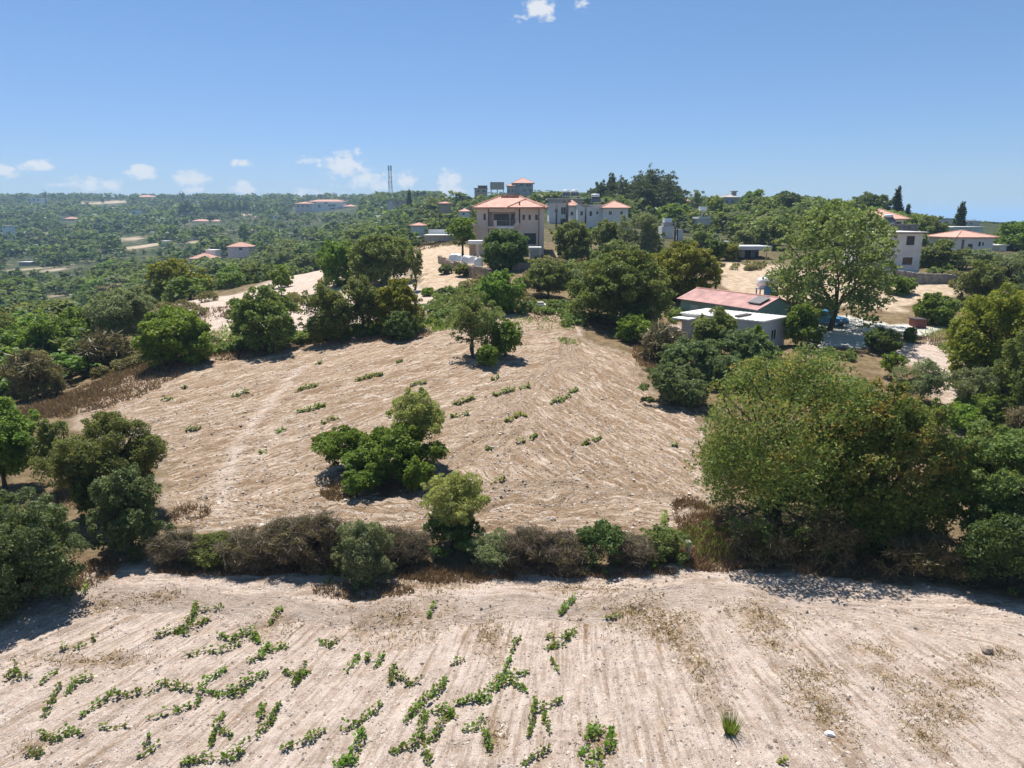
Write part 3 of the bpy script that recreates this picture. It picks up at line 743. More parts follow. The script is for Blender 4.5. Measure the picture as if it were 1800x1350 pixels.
def tank_heater(root_name, label, p, s=1.0, tank=M_PLASTIC):
    """roof-top solar water heater: leg frame, sloping panel, horizontal cylinder, upright tank"""
    r = thing(root_name, label, 'water heater', p)
    f = MB()
    for x in (-.9 * s, .9 * s):
        f.box(x - .04, x + .04, .55 * s, .63 * s, 0, 1.5 * s).box(x - .04, x + .04, -.9 * s, -.82 * s, 0, .35 * s).box(x - .035, x + .035, -.819 * s, .549 * s, .1, .16)
    f.box(-.859 * s, .859 * s, .56 * s, .62 * s, .2, .26).box(-.859 * s, .859 * s, -.89 * s, -.83 * s, .2, .26)
    f.build('frame', M_STEEL, r)
    MB().quad((-1 * s, -.95 * s, .3 * s), (1 * s, -.95 * s, .3 * s), (1 * s, .5 * s, 1.25 * s), (-1 * s, .5 * s, 1.25 * s)).quad((-1 * s, .5 * s, 1.19 * s), (1 * s, .5 * s, 1.19 * s), (1 * s, -.95 * s, .24 * s), (-1 * s, -.95 * s, .24 * s)).build('solar_panel', M_GLASS, r)
    MB().tube([(-.8 * s, .6 * s, 1.55 * s), (.8 * s, .6 * s, 1.55 * s)], .28 * s, 12).build('cylinder', tank, r, True)
    return r
def px_house(name, label, y, u0, u1, vb, ve, depth, wall, opens=(), roof='flat', vr=None, roofm=None, over=.4, group=None, rz=0.0, win_pane=M_GLASS, win_frame=M_PLASTIC, cat='house', fascia=None, louvre=0):
    """a house whose front stands at distance y, sized from where its edges lie on the photograph"""
    uc = (u0 + u1) / 2
    p = P(uc, vb, y); zb = p.z; pc = P(uc, ve, y)
    r = thing(name, label, cat, (p.x, y, zb), rz, group)
    sx = lambda u, v: P(u, v, y).x - p.x
    sz = lambda v: P(uc, v, y).z - zb
    W0, W1, H = sx(u0, (vb + ve) / 2), sx(u1, (vb + ve) / 2), sz(ve)
    ops = [(sx(a, (b + d) / 2), sx(c, (b + d) / 2), sz(d), sz(b)) for (a, b, c, d) in opens]
    gmin = min(float(terrain(np.array([p.x + W0]), np.array([y]))[0]), float(terrain(np.array([p.x + W1]), np.array([y]))[0]))
    bot = min(-1.0, gmin - zb - 1.0)
    mb = MB(); wall_block(mb, W0, W1, 0, depth, bot, H, ops); mb.build('wall', wall, r)
    for o in ops: window(r, o, 0, frame=win_frame, pane=win_pane, mull=1 if o[1] - o[0] > .8 else 0, louvre=louvre)
    if roof == 'flat':
        mb = MB(); flat_roof(mb, W0, W1, 0, depth, H, over, .22); mb.build('roof', roofm or wall, r)
    elif roof == 'hip':
        mb = MB(); hgt = sz(vr) * 1.0 - H
        yr = depth / 2; hh = P(uc, vr, y + yr).z - zb - H
        R, S, cor = hip_roof(mb, W0, W1, 0, depth, H + .15, max(.6, hh), over=over); mb.build('roof', roofm or M_TILE, r)
        ridge_caps(r, R, S, cor, roofm or M_TILE)
    return r

# ------------------------------------------------------------------ main beige house
HY = 125.0
def build_main_house():
    p = P(896, 431, HY)
    r = thing('house', 'two-storey beige house with hipped red tile roof and recessed balcony above the field', 'house', (p.x, HY, p.z))
    X_ = lambda u: P(u, 400, HY).x - p.x
    Z_ = lambda v: P(896, v, HY).z - p.z
    ze = Z_(366); D = 11.0
    up_win = [(X_(849.5), X_(854.5), Z_(387), Z_(375))]
    wins = [(X_(a), X_(b), Z_(387), Z_(377)) for a, b in ((918, 923), (928.5, 933.5), (940, 946))]
    gar = (X_(921), X_(942.5), Z_(431) + .12, Z_(410))
    mb = MB()
    wall_block(mb, X_(838), X_(858), 0, D, -2, ze, up_win)
    bz0, bz1 = Z_(398), Z_(375)
    # recessed balcony bay: wall set back 1.8 m at the upper floor, plain wall below and a beam above
    opn = [(X_(868), X_(895), Z_(396), Z_(376)), (X_(898), X_(904.5), Z_(397), Z_(376.5))]
    wall_block(mb, X_(858), X_(906), 1.8, D, bz0 - .3, ze, opn)
    wall_block(mb, X_(858), X_(906), .004, D - .3, -2, bz0 - .303, [(X_(872), X_(884), 0.1, 2.2), (X_(896), X_(904), .1, 2.35)])
    mb.box(X_(858), X_(906), .05, .35, Z_(372.5), ze)
    wall_block(mb, X_(906), X_(948), -.02, D + .004, -2, ze, wins + [gar])
    mb.box(X_(948), X_(956), -.55, D - .1, -2, ze)
    mb.build('wall', M_BEIGE, r)
    for o in up_win + wins: window(r, o, 0, frame=M_BEIGE, mull=0, sill=M_BEIGE)
    window(r, opn[0], 1.8, frame=M_DARK, mull=3, name='balcony_door'); window(r, opn[1], 1.8, frame=M_DARK, mull=0, name='balcony_door')
    g = MB()
    n = 9
    for k in range(n): g.box(gar[0], gar[1], .12, .16, gar[2] + (gar[3] - gar[2]) * k / n, gar[2] + (gar[3] - gar[2]) * (k + .93) / n)
    g.box(gar[0], gar[1], .165, .2, gar[2], gar[3]); g.build('garage_door', simple_mat('dark_green_door', (.022, .042, .045), .5, .1, 1), r)
    MB().box(X_(896), X_(904), .2, .26, .1, 2.35).build('door', M_DARK, r)
    # balcony slab, low parapet, post, railing
    b = MB().box(X_(858), X_(906), -.9, 1.9, bz0 - .29, bz0); b.build('balcony_floor', M_BEIGE, r)
    MB().box(X_(872), X_(903), -.95, -.80, bz0 - .34, bz0 + .04).build('balcony_edge', M_WHITE, r)
    MB().box(X_(868), X_(873.5), -.9, -.5, bz0 + .002, Z_(387)).build('balcony_post', M_BEIGE, r)
    rl = MB()
    for k in range(14):
        x = X_(874) + (X_(905) - X_(874)) * k / 13; rl.tube([(x, -.86, bz0 + .04), (x, -.86, bz0 + 1.0)], .02, 4)
    rl.tube([(X_(873), -.86, bz0 + 1.02), (X_(905), -.86, bz0 + 1.02)], .035, 5); rl.build('railing', M_STEEL, r)
    # outside stair with a sloping parapet wall
    st = MB(); a = (X_(894), Z_(404)); c = (X_(912), Z_(386))
    for (y0, y1) in ((-.62, -.45),):
        st.poly([(a[0], y0, a[1] - .9), (c[0], y0, c[1] - .9), (c[0], y0, c[1]), (a[0], y0, a[1])]); st.poly([(a[0], y1, a[1]), (c[0], y1, c[1]), (c[0], y1, c[1] - .9), (a[0], y1, a[1] - .9)])
        st.quad((a[0], y0, a[1]), (c[0], y0, c[1]), (c[0], y1, c[1]), (a[0], y1, a[1])); st.quad((a[0], y0, a[1] - .9), (a[0], y1, a[1] - .9), (c[0], y1, c[1] - .9), (c[0], y0, c[1] - .9))
        st.quad((c[0], y0, c[1] - .9), (c[0], y1, c[1] - .9), (c[0], y1, c[1]), (c[0], y0, c[1])).quad((a[0], y0, a[1]), (a[0], y1, a[1]), (a[0], y1, a[1] - .9), (a[0], y0, a[1] - .9))
    st.build('stair_parapet', M_BEIGE, r)
    MB().tube([(X_(913), -.12, Z_(392)), (X_(913), -.12, Z_(357))], .11, 8).tube([(X_(913), -.12, Z_(357)), (X_(913), -.12, Z_(355.5))], .17, 8).build('flue', M_DARK, r)
    MB().tube([(X_(948) - .09, -.1, -1), (X_(948) - .09, -.1, ze)], .06, 6).build('downpipe', M_DARK, r); MB().tube([(X_(858) + .09, -.1, 2), (X_(858) + .09, -.1, ze)], .06, 6).build('downpipe', M_DARK, r)
    # roof: main hip plus a lower hip over the right wing, vented ridge block
    mb = MB(); R, S, cor = hip_roof(mb, X_(838), X_(956), 0, D, ze + .16, P(896, 347, HY + D / 2).z - p.z - ze, over=.75, rx0=X_(878), rx1=X_(914), th=.22)
    rf = mb.build('roof', M_TILE, r); ridge_caps(r, R, S, cor, M_TILE, .13)
    mb = MB(); R2, S2, cor2 = hip_roof(mb, X_(900), X_(949), -.6, 6, ze + .19, 1.25, over=.7, rx0=X_(921), rx1=X_(926), th=.2, ridge_y=2.6); mb.build('wing_roof', M_TILE, r); ridge_caps(r, R2, S2, cor2, M_TILE, .12)
    MB().box(X_(880), X_(912), D / 2 - .7, D / 2 + .7, R[2] - .1, R[2] + .25).build('ridge_block', M_TILEOLD, r)
    MB().box(X_(948.5), X_(954), 1.2, 2.0, ze + .2, Z_(361)).build('chimney', M_BEIGE, r)
    # side porch on the left
    px = MB().box(X_(823), X_(838.5), 1, 4.2, Z_(398), Z_(394)).box(X_(831), X_(838), 1.2, 4, -2, Z_(398.1)); px.build('side_porch', M_BEIGE, r)
    wv = MB().box(X_(837.2), X_(838.02), 2, 3.4, Z_(388), Z_(373)); wv.build('side_window', M_DARK, r)
    return r
build_main_house()
# terrace in front of the house: concrete bay with shutter, porch slab on a column, rubble retaining walls
def rubble_wall(name, label, pts, h, th, mat, cap=None, n=0):
    """dry stone wall along ground points, built of uneven courses"""
    p0 = Vector(pts[0]); r = thing(name, label, 'stone wall', p0)
    mb = MB(); rn = random.Random(len(label))
    for i in range(len(pts) - 1):
        a = Vector(pts[i]) - p0; b = Vector(pts[i + 1]) - p0; d = b - a; L = math.hypot(d.x, d.y); ux, uy = d.x / L, d.y / L; nx_, ny_ = -uy, ux
        z = -1.0; hh = h if isinstance(h, (int, float)) else h[i]
        while z < hh:
            ch = rn.uniform(.16, .30); s = 0
            while s < L:
                w = rn.uniform(.22, .62); e = min(L, s + w - .03); off = rn.uniform(-.05, .05)
                zt = min(z + ch - .02, hh + rn.uniform(-.05, .08))
                zg = a.z + d.z * (s / L)
                q = [(a.x + ux * t_ + nx_ * k, a.y + uy * t_ + ny_ * k) for t_, k in ((s, -th / 2 + off), (e, -th / 2 + off), (e, th / 2), (s, th / 2))]
                nn = len(mb.v); j = [rn.uniform(-.025, .025) for _ in range(4)]
                mb.v += [(x, y, zg + z) for x, y in q] + [(x, y, zg + zt + jj) for (x, y), jj in zip(q, j)]
                for f in ((0, 1, 5, 4), (1, 2, 6, 5), (2, 3, 7, 6), (3, 0, 4, 7), (4, 5, 6, 7)): mb.f.append(tuple(nn + k for k in f)); mb.m.append(0)
                s += w
            z += ch
        core = [(a.x + ux * t_ + nx_ * k, a.y + uy * t_ + ny_ * k) for t_, k in ((0, -th / 2 + .06), (L, -th / 2 + .06), (L, th / 2 - .06), (0, th / 2 - .06))]
        nn = len(mb.v); mb.v += [(x, y, a.z - 1) for x, y in core] + [(x, y, a.z + hh - .04 + (d.z if k in (1, 2) else 0)) for k, (x, y) in enumerate(core)]
        for f in ((0, 1, 5, 4), (1, 2, 6, 5), (2, 3, 7, 6), (3, 0, 4, 7), (4, 5, 6, 7)): mb.f.append(tuple(nn + k for k in f)); mb.m.append(0)
    o = mb.build('stones', mat, r); o['kind'] = 'stuff'
    return r
def wall_pts(pxs, y=None): return [tuple(at(u, v)) if yy is None else (P(u, v, yy).x, yy, tz(P(u, v, yy).x, yy)) for u, v, yy in pxs]
rubble_wall('retaining_wall', 'brown rubble retaining wall below the beige house and the white bundles', wall_pts([(772, 461, None), (800, 476, None), (835, 489, None), (862, 496, None)]), [1.1, 1.5, 1.7], .5, M_STONE)
rubble_wall('retaining_wall', 'brown rubble wall right of the dark tree in front of the beige house', [(P(u, 470, 106).x, 106, P(u, 482, 106).z) for u in (900, 925, 952)], 1.6, .5, M_STONE)
rubble_wall('retaining_wall', 'grey rubble wall at the foot of the weathered white house', [(P(u, 492, 105).x, 105, P(u, v, 105).z) for u, v in ((1570, 492), (1610, 497), (1680, 500))], 1.4, .6, M_STONEG)
def slab_thing(name, label, cat, y, parts):
    u, v = parts[0][1], parts[0][4]; p = P(u, v, y); r = thing(name, label, cat, tuple(p))
    for (nm, u0, v0, u1, v1, y0, y1, mat) in parts:
        a = P(u0, v1, y) - p; b = P(u1, v0, y) - p; MB().box(a.x, b.x, y0, y1, a.z, b.z).build(nm, mat, r)
    return r
slab_thing('utility_bay', 'grey shuttered concrete bay below the garage of the beige house', 'store room', 116, [
    ('shutter', 933, 440, 947, 460, .2, .3, M_STEEL), ('post', 930.5, 437, 932.9, 462, -.1, 2.5, M_BEIGE), ('post', 947.1, 437, 950, 462, -.1, 2.5, M_BEIGE), ('lintel', 929, 434.5, 952, 436.9, -.3, 2.6, M_WHITE), ('step', 925, 460.2, 947, 466, -1.5, .15, M_WHITE)])
slab_thing('porch', 'flat concrete porch slab on one column left of the beige house', 'porch', 117, [
    ('slab', 823, 423, 848, 429, -1.0, 3.0, M_WHITE), ('column', 838, 429.1, 842.5, 452, -.8, -.3, M_BEIGE), ('back_wall', 823.5, 429.1, 834, 452, 2.4, 2.8, M_TAN)])
# three lumpy bundles under white plastic sheeting
def bundle(label, u0, u1, vt, vb, seed, y):
    rn = np.random.default_rng(seed)
    uc = (u0 + u1) / 2; p = P(uc, vb, y); r = thing('covered_bundle', label, 'bundle', tuple(p), group=None)
    W = P(u1, vb, y).x - P(u0, vb, y).x; H = P(uc, vt, y).z - p.z
    n, k = 13, 9; V = []
    for j in range(k):
        for i in range(n):
            a, b = i / (n - 1) * 2 - 1, j / (k - 1) * 2 - 1
            edge = max(abs(a), abs(b)); z = H * (1 - max(0, (edge - .62) / .38) ** 2.2) * (1 - .12 * rn.random()) * (.8 + .25 * vnoise(np.array([a * 2 + seed]), np.array([b * 2]), 3)[0])
            V.append((a * W / 2 * (1 - .06 * z / max(H, .1)), b * W * .32 + W * .3, max(0, z) - .02))
    F = [(j * n + i, j * n + i + 1, (j + 1) * n + i + 1, (j + 1) * n + i) for j in range(k - 1) for i in range(n - 1)]
    link_mesh('sheet', np_mesh('sheet', V, F, M_PLASTIC), r)
    MB().box(-W * .36, W * .36, W * .06, W * .1, .02, H * .45).build('load', M_BLUEDULL, r)
    return r
bundle('low white sheeted bundle farthest left on the terrace below the beige house', 787, 814, 445, 459, 3, 112)
bundle('middle white sheeted bundle on the terrace below the beige house', 810, 836, 448, 463, 4, 109.5)
bundle('white sheeted bundle nearest the dark tree in front of the beige house', 832, 849, 451, 468, 5, 107.5)
# long grey building behind the stubble field
slab_thing('low_building', 'long low grey building with white flat roof behind the stubble field', 'building', 165, [
    ('wall', 746, 414, 800, 424, 0, 9, M_GREY), ('roof', 745, 412.8, 802, 414.3, -.3, 9.4, M_WHITEROOF), ('parapet', 747, 404, 790, 412.5, 7, 7.4, M_PALEPANEL)])

# ------------------------------------------------------------------ houses on the rise and along the crest
px_house('house', 'white two-storey house with flat white roof right of the beige house', 200, 965, 1000, 394, 359, 9, M_WHITE, [(975, 367, 981, 374), (986, 364, 995, 377), (985, 384, 994, 394)], 'flat', roofm=M_WHITE, over=.5)
px_house('house', 'pale block with overhanging flat roof behind the white two-storey house', 222, 966, 1024, 385, 350, 10, M_GREY, [(1006, 357, 1014, 363)], 'flat', roofm=M_WHITE, over=.8)
px_house('house', 'white house with red tile strip between the two dark poles', 196, 1001, 1013, 394, 362, 7, M_WHITE, [(1003, 372, 1008, 379)], 'hip', 353, M_TILE, over=.5)
px_house('house', 'white two-storey house with hipped red roof left of the tall conifers', 192, 1015, 1062, 392, 361, 9, M_WHITE, [(1020, 371, 1025, 379), (1036, 371, 1041, 380), (1048, 371, 1052, 377)], 'flat', roofm=M_WHITE, over=.2)
px_house('house', 'white wing with wide orange-red hipped roof beside the tall conifers', 190, 1060, 1104, 390, 366, 8, M_WHITE, [(1070, 371, 1076, 378), (1090, 371, 1095, 377)], 'hip', 354, M_TILE, over=.7)
tank_heater('roof_water_tank', 'white roof tank on stand above the white house near the conifers', tuple(P(1047, 357, 193)), 1.3)
tank_heater('solar_water_heater', 'solar heater on the flat roof behind the two dark poles', tuple(P(995, 346.5, 226)), 1.2)
tank_heater('solar_water_heater', 'solar heater at the right end of the pale flat roof', tuple(P(1010, 346.5, 226)), 1.2)
# hilltop buildings
px_house('apartment_house', 'tall grey hilltop house with red hipped roof and balconies', 540, 902, 937, 345, 322, 14, M_GREY, [(905, 324, 911, 329), (913, 323, 921, 328), (924, 323, 934, 328), (920, 332, 925, 337), (929, 332, 935, 337)], 'hip', 313, M_TILE, over=1.2, cat='building')
px_house('annexe', 'lower brown wing attached left of the tall hilltop house', 538, 891, 905, 344, 327, 10, M_TAN, [(893, 333, 897, 338), (899, 333, 903, 338)], 'hip', 323, M_TILEOLD, over=.6, cat='building')
px_house('house', 'dark brown hilltop house with stepped roof left of the raised tank', 545, 834, 856, 345, 331, 10, M_TAN, [(838, 334, 843, 338), (848, 334, 853, 338)], 'flat', roofm=M_REDROOF, over=.6)
px_house('roof_room', 'dark box room on the roof of the brown hilltop house', 549, 840, 856, 331, 326.5, 6, M_DARK, [], 'flat', roofm=M_GREY, over=.3, cat='roof room')
def water_tower():
    y = 540; p = P(874, 340, y); r = thing('water_tower', 'square brown water tank on concrete legs on the hilltop', 'water tower', tuple(p))
    Xq = lambda u: P(u, 330, y).x - p.x; Zq = lambda v: P(874, v, y).z - p.z
    MB().box(Xq(861.5), Xq(886), 0, 9, Zq(332.5), Zq(320)).build('tank', M_TAN, r)
    for u in (863, 874, 884.5):
        for yy in (.4, 8): MB().box(Xq(u) - .3, Xq(u) + .3, yy, yy + .6, -3, Zq(332.5) - .003).build('leg', M_WHITE, r)
water_tower()
px_house('house', 'low house with orange roof right of the tall conifers', 330, 1188, 1220, 362, 356, 9, M_WHITE, [(1195, 357, 1199, 361)], 'hip', 348.5, M_TILE, over=.6)
px_house('house', 'grey gabled house with small roof turret on the crest', 350, 1272, 1299, 362, 347, 10, M_GREY, [(1275, 351.5, 1281, 358), (1285, 351, 1290, 358)], 'hip', 341.5, M_GREY, over=.4)
slab_thing('roof_turret', 'small stepped turret on top of the grey crest house', 'turret', 352, [('shaft', 1289, 337, 1296, 346, 1, 3.5, M_GREY), ('cap', 1287.5, 335.5, 1298, 337, .5, 4, M_TAN)])
slab_thing('hut', 'white block hut with roof tank near the double pole', 'hut', 185, [
    ('wall', 1163, 398, 1185, 424, 0, 5, M_OLDWHITE), ('upper_wall', 1167, 391, 1184, 397.9, .5, 4, M_GREY), ('roof_tank', 1169.5, 383.5, 1183, 390.9, 1, 3.5, M_PLASTIC)])
slab_thing('low_wall', 'short pale rendered wall right of the double pole', 'wall', 180, [('wall', 1190, 405, 1201, 425, 0, 3, M_OLDWHITE), ('coping', 1189.5, 403.8, 1201.5, 404.9, -.1, 3.1, M_GREY)])
slab_thing('roof_tank_stand', 'white tank on thin post above flat roof left of the poplar', 'water tank', 205, [
    ('post', 1234.5, 370, 1237, 381, .8, 1.1, M_GREY), ('tank', 1231, 363, 1243, 369.8, 0, 1.9, M_PLASTIC), ('roof', 1225, 381.1, 1247, 384.5, -2, 5, M_WHITE), ('wall', 1227, 384.6, 1246, 395, -1.5, 4.5, M_OLDWHITE)])
slab_thing('barn', 'long open shed with pale sheet roof beyond the dry field', 'shed', 140, [
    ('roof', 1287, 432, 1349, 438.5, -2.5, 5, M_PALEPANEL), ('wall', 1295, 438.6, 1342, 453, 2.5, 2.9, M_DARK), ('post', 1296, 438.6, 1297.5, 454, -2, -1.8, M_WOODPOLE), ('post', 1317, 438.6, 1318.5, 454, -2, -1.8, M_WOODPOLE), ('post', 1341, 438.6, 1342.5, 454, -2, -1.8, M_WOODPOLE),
    ('door_panel', 1304, 441, 1314, 453, 1.5, 1.6, M_PALEPANEL), ('door_panel', 1324, 441, 1332, 453, 1.5, 1.6, M_BLUEDULL), ('side_wall', 1271, 441, 1294, 455, -1.4, -1.0, M_PALEPANEL)])
slab_thing('water_tank', 'white box tank behind the left end of the open shed', 'water tank', 150, [('tank', 1269, 424, 1283, 432, 0, 2, M_PLASTIC), ('stand', 1270, 432.1, 1282, 445, .2, 1.8, M_GREY)])
# weathered white house on the right
def right_house():
    y = 112.0; p = P(1590, 478, y)
    r = thing('house', 'weathered white two-storey flat-roofed house right of the tall poplar', 'house', tuple(p))
    X_ = lambda u, v: P(u, v, y).x - p.x; Z_ = lambda v: P(1590, v, y).z - p.z
    x0, x1 = X_(1566, 440), X_(1619, 440); H = Z_(409)
    o1 = (X_(1593.5, 423), X_(1608, 423), Z_(431), Z_(415)); o2 = (X_(1586.5, 458), X_(1604, 458), Z_(465.5), Z_(452.5))
    mb = MB(); wall_block(mb, x0, x1, 0, 8, -1.5, H, [o1, o2])
    o3 = (X_(1552, 420), X_(1561, 420), Z_(425), Z_(414))
    wall_block(mb, X_(1527, 440), x0 - .003, 1.0, 8.2, -1.5, H - .02, [(o3[0], o3[1], o3[2], o3[3])])
    mb.build('wall', M_OLDWHITE, r)
    window(r, o1, 0, frame=M_DARK, pane=M_DARK, mull=0, louvre=9, sill=M_OLDWHITE); window(r, o2, 0, frame=M_DARK, pane=M_BROWNSH, mull=0, louvre=5, sill=M_OLDWHITE); window(r, o3, 1.0, frame=M_DARK, pane=M_DARK, mull=0)
    MB().box(x0 - .25, x1 + .5, -.55, 8.3, H + .003, H + .16).box(X_(1527, 410) - .2, x0 - .26, .5, 8.5, H + .001, H + .13).build('roof', M_WHITE, r)
    MB().box(x0 - .2, x1 + .45, -.5, -.42, H - .12, H - .003).build('fascia', M_BROWNSH, r)
    MB().tube([(x0 + .5, -.08, -1), (x0 + .5, -.08, H)], .055, 6).build('downpipe', M_GREY, r)
    MB().box(x0 - 1.2, x0 + 1.6, -1.6, -.6, -.6, Z_(474)).build('door_step', M_WHITE, r)
    MB().box(x1 - 2.6, x1 - .15, -.28, -.003, -1, .3).build('plinth', M_PALEPANEL, r)
right_house()
rubble_wall('parapet_wall', 'stone parapet on the terrace behind the weathered white house roof', [(P(u, 404, 124).x, 124, P(u, 406, 124).z) for u in (1566, 1590, 1612)], 1.15, .5, M_STONEG)
px_house('house', 'house with hipped red roof behind the weathered white house', 138, 1541, 1588, 402, 386, 9, M_WHITE, [(1572, 390, 1585, 395)], 'hip', 369, M_TILE, over=.8, win_frame=M_DARK)
tank_heater('roof_water_tank', 'white tank and heater in front of the red roof right of the poplar', tuple(P(1563, 393, 126)), .85)
px_house('house', 'small white bungalow with hipped red roof at the far right', 144, 1680, 1746, 448, 418, 9, M_WHITE, [(1689, 421, 1694, 439), (1700, 429, 1709, 444), (1720, 425, 1724.5, 433), (1727, 426, 1730, 432)], 'hip', 406, M_TILE, over=.7, win_frame=M_DARK, rz=.05)
px_house('house', 'flat-roofed pale house behind the small white bungalow', 190, 1676, 1728, 412, 400, 10, M_WHITE, [(1684, 404, 1690, 408), (1700, 404, 1706, 408)], 'flat', roofm=M_WHITE, over=.4)
px_house('house', 'pale flat house left of the lone cypress on the right', 230, 1645, 1673, 400, 385, 10, M_OLDWHITE, [(1650, 389, 1655, 394), (1662, 389, 1667, 394)], 'flat', roofm=M_GREY, over=.3)
px_house('house', 'distant pale flat house right of the lone cypress', 260, 1700, 1722, 398, 389, 10, M_OLDWHITE, [(1705, 391, 1709, 395)], 'flat', roofm=M_WHITE, over=.3)
slab_thing('garage', 'white carport with dark opening right of the small white bungalow', 'carport', 150, [('wall', 1756, 432, 1770, 446, 0, 4, M_WHITE), ('roof', 1753, 430, 1772, 431.9, -.5, 4.5, M_WHITE), ('opening', 1770.1, 433, 1776, 448, .2, 4, M_DARK), ('slab', 1773, 448.2, 1792, 450, -2, 4, M_WHITE)])  # the opening is a solid dark block, its inner shade put into the colour
px_house('house', 'small house with faded red roof in the trees left of the beige house', 235, 722, 746, 404, 397, 8, M_WHITE, [], 'hip', 392, M_TILEOLD, over=.6)
px_house('house', 'small orange-roofed house just left of the beige house roof', 245, 808, 824, 380, 372, 8, M_WHITE, [(813, 374, 817, 378)], 'hip', 368, M_TILE, over=.5)
px_house('house', 'half hidden pale house with flat orange roof on the slope', 320, 771, 790, 362, 358, 9, M_TAN, [], 'hip', 355, M_TILEOLD, over=.6)
px_house('house', 'long low cream house under the far mast', 620, 693, 711, 360, 353, 10, M_TAN, [(697, 355, 701, 358)], 'flat', roofm=M_TILEOLD, over=.6)
px_house('house', 'small cream house left of the long one under the mast', 625, 681, 690, 361, 353, 9, M_OLDWHITE, [], 'flat', roofm=M_TILEOLD, over=.5)
# white hillside complex
CX_ = 'terraced blocks of the white hillside complex'
px_house('apartment_block', 'long low left wing of the white hillside complex with red roof', 1050, 519, 548, 369, 358, 22, M_PINKISH, [(522, 361, 526, 364), (530, 361, 534, 364), (538, 361, 543, 364)], 'hip', 355, M_TILEOLD, over=2, group=CX_, cat='building')
px_house('apartment_block', 'central tall block of the white hillside complex', 1050, 548, 605, 371, 358, 22, M_WHITE, [(559, 359.5, 563, 365), (577, 359.5, 582, 363), (583, 359.5, 590, 363), (581, 365, 588, 368), (595, 364, 601, 367)], 'flat', roofm=M_WHITE, over=1, group=CX_, cat='building')
px_house('apartment_block', 'upper red-roofed block of the white hillside complex', 1085, 543, 604, 360, 354.5, 22, M_WHITE, [(550, 355.5, 555, 358), (570, 355.5, 576, 358)], 'hip', 351, M_TILEOLD, over=2, group=CX_, cat='building')
px_house('apartment_block', 'right low wing of the white hillside complex with red roof', 1040, 605, 624, 373, 363, 20, M_WHITE, [(609, 366, 613, 369), (616, 366, 620, 369)], 'hip', 359.5, M_TILEOLD, over=2, group=CX_, cat='building')
px_house('apartment_block', 'top pale block of the white hillside complex', 1115, 568, 604, 354, 350.5, 18, M_WHITE, [], 'flat', roofm=M_TILEOLD, over=1, group=CX_, cat='building')
# valley houses on the left
px_house('villa', 'pale villa with broad pink tile roof in the left valley', 420, 334, 372, 462, 455, 12, M_WHITE, [(364, 452 + 5, 370, 461)], 'hip', 445, M_TILEOLD, over=.8)
px_house('villa_tower', 'white tower block rising behind the pink tiled villa', 432, 362, 379, 458, 440, 8, M_WHITE, [(365, 446, 370, 452)], 'flat', roofm=M_WHITE, over=.4, cat='house')
px_house('villa', 'pink-walled villa with pale red roof right of the broad-roofed one', 450, 400, 437, 441, 434, 11, M_PINKISH, [(420, 435, 426, 440)], 'hip', 426, M_TILEOLD, over=.8)
px_house('house', 'white house with flat roof high on the far left hill', 1330, 46, 72, 355, 347.5, 18, M_WHITE, [(49, 350, 53, 353), (57, 350, 61, 353), (65, 350, 69, 353)], 'flat', roofm=M_WHITE, over=.8)
px_house('house', 'long pink-roofed house on the far crest near the left', 1480, 240, 268, 350, 346.5, 20, M_PINKISH, [], 'hip', 343, M_TILEOLD, over=2)
px_house('house', 'low white house with red roofs beside a dark cypress in the valley', 900, 338, 366, 395, 389, 12, M_WHITE, [(343, 391, 347, 394), (358, 391, 362, 394)], 'hip', 385.5, M_TILEOLD, over=1)
px_house('house', 'small pale house right of the valley cypress', 890, 371, 386, 395, 389, 12, M_PINKISH, [], 'hip', 386, M_TILEOLD, over=1)
px_house('house', 'white houses row among the tall dark trees on the far hill', 1050, 230, 250, 378, 370, 12, M_WHITE, [(233, 372, 237, 376)], 'flat', roofm=M_WHITE, over=.6)
px_house('house', 'narrow white house behind the tall dark clump on the far hill', 1050, 305, 315, 382, 372, 12, M_WHITE, [], 'flat', roofm=M_GREY, over=.6)
px_house('house', 'square tan block on the crest right of the dark tree belt', 1500, 432, 440, 350, 343, 12, M_TAN, [], 'flat', roofm=M_TAN, over=.6)
px_house('house', 'pale pink block at the right end of the dark tree belt', 1490, 447, 466, 352, 346, 14, M_PINKISH, [], 'flat', roofm=M_PINKISH, over=.6)
px_house('house', 'small brown house left on the far hill below the crest', 1000, 114, 132, 392, 385, 10, M_TAN, [], 'hip', 381, M_TILEOLD, over=.8)
px_house('shed', 'pale sheet-roofed shed beside the bare patch in the left valley', 500, 33, 54, 466, 461, 9, M_GREY, [], 'flat', roofm=M_PALEPANEL, over=.6, cat='shed')
px_house('house', 'flat grey roof hut on the left slope above the bare patch', 700, 72, 80, 373 + 50, 418, 7, M_GREY, [], 'flat', roofm=M_WHITE, over=.5)
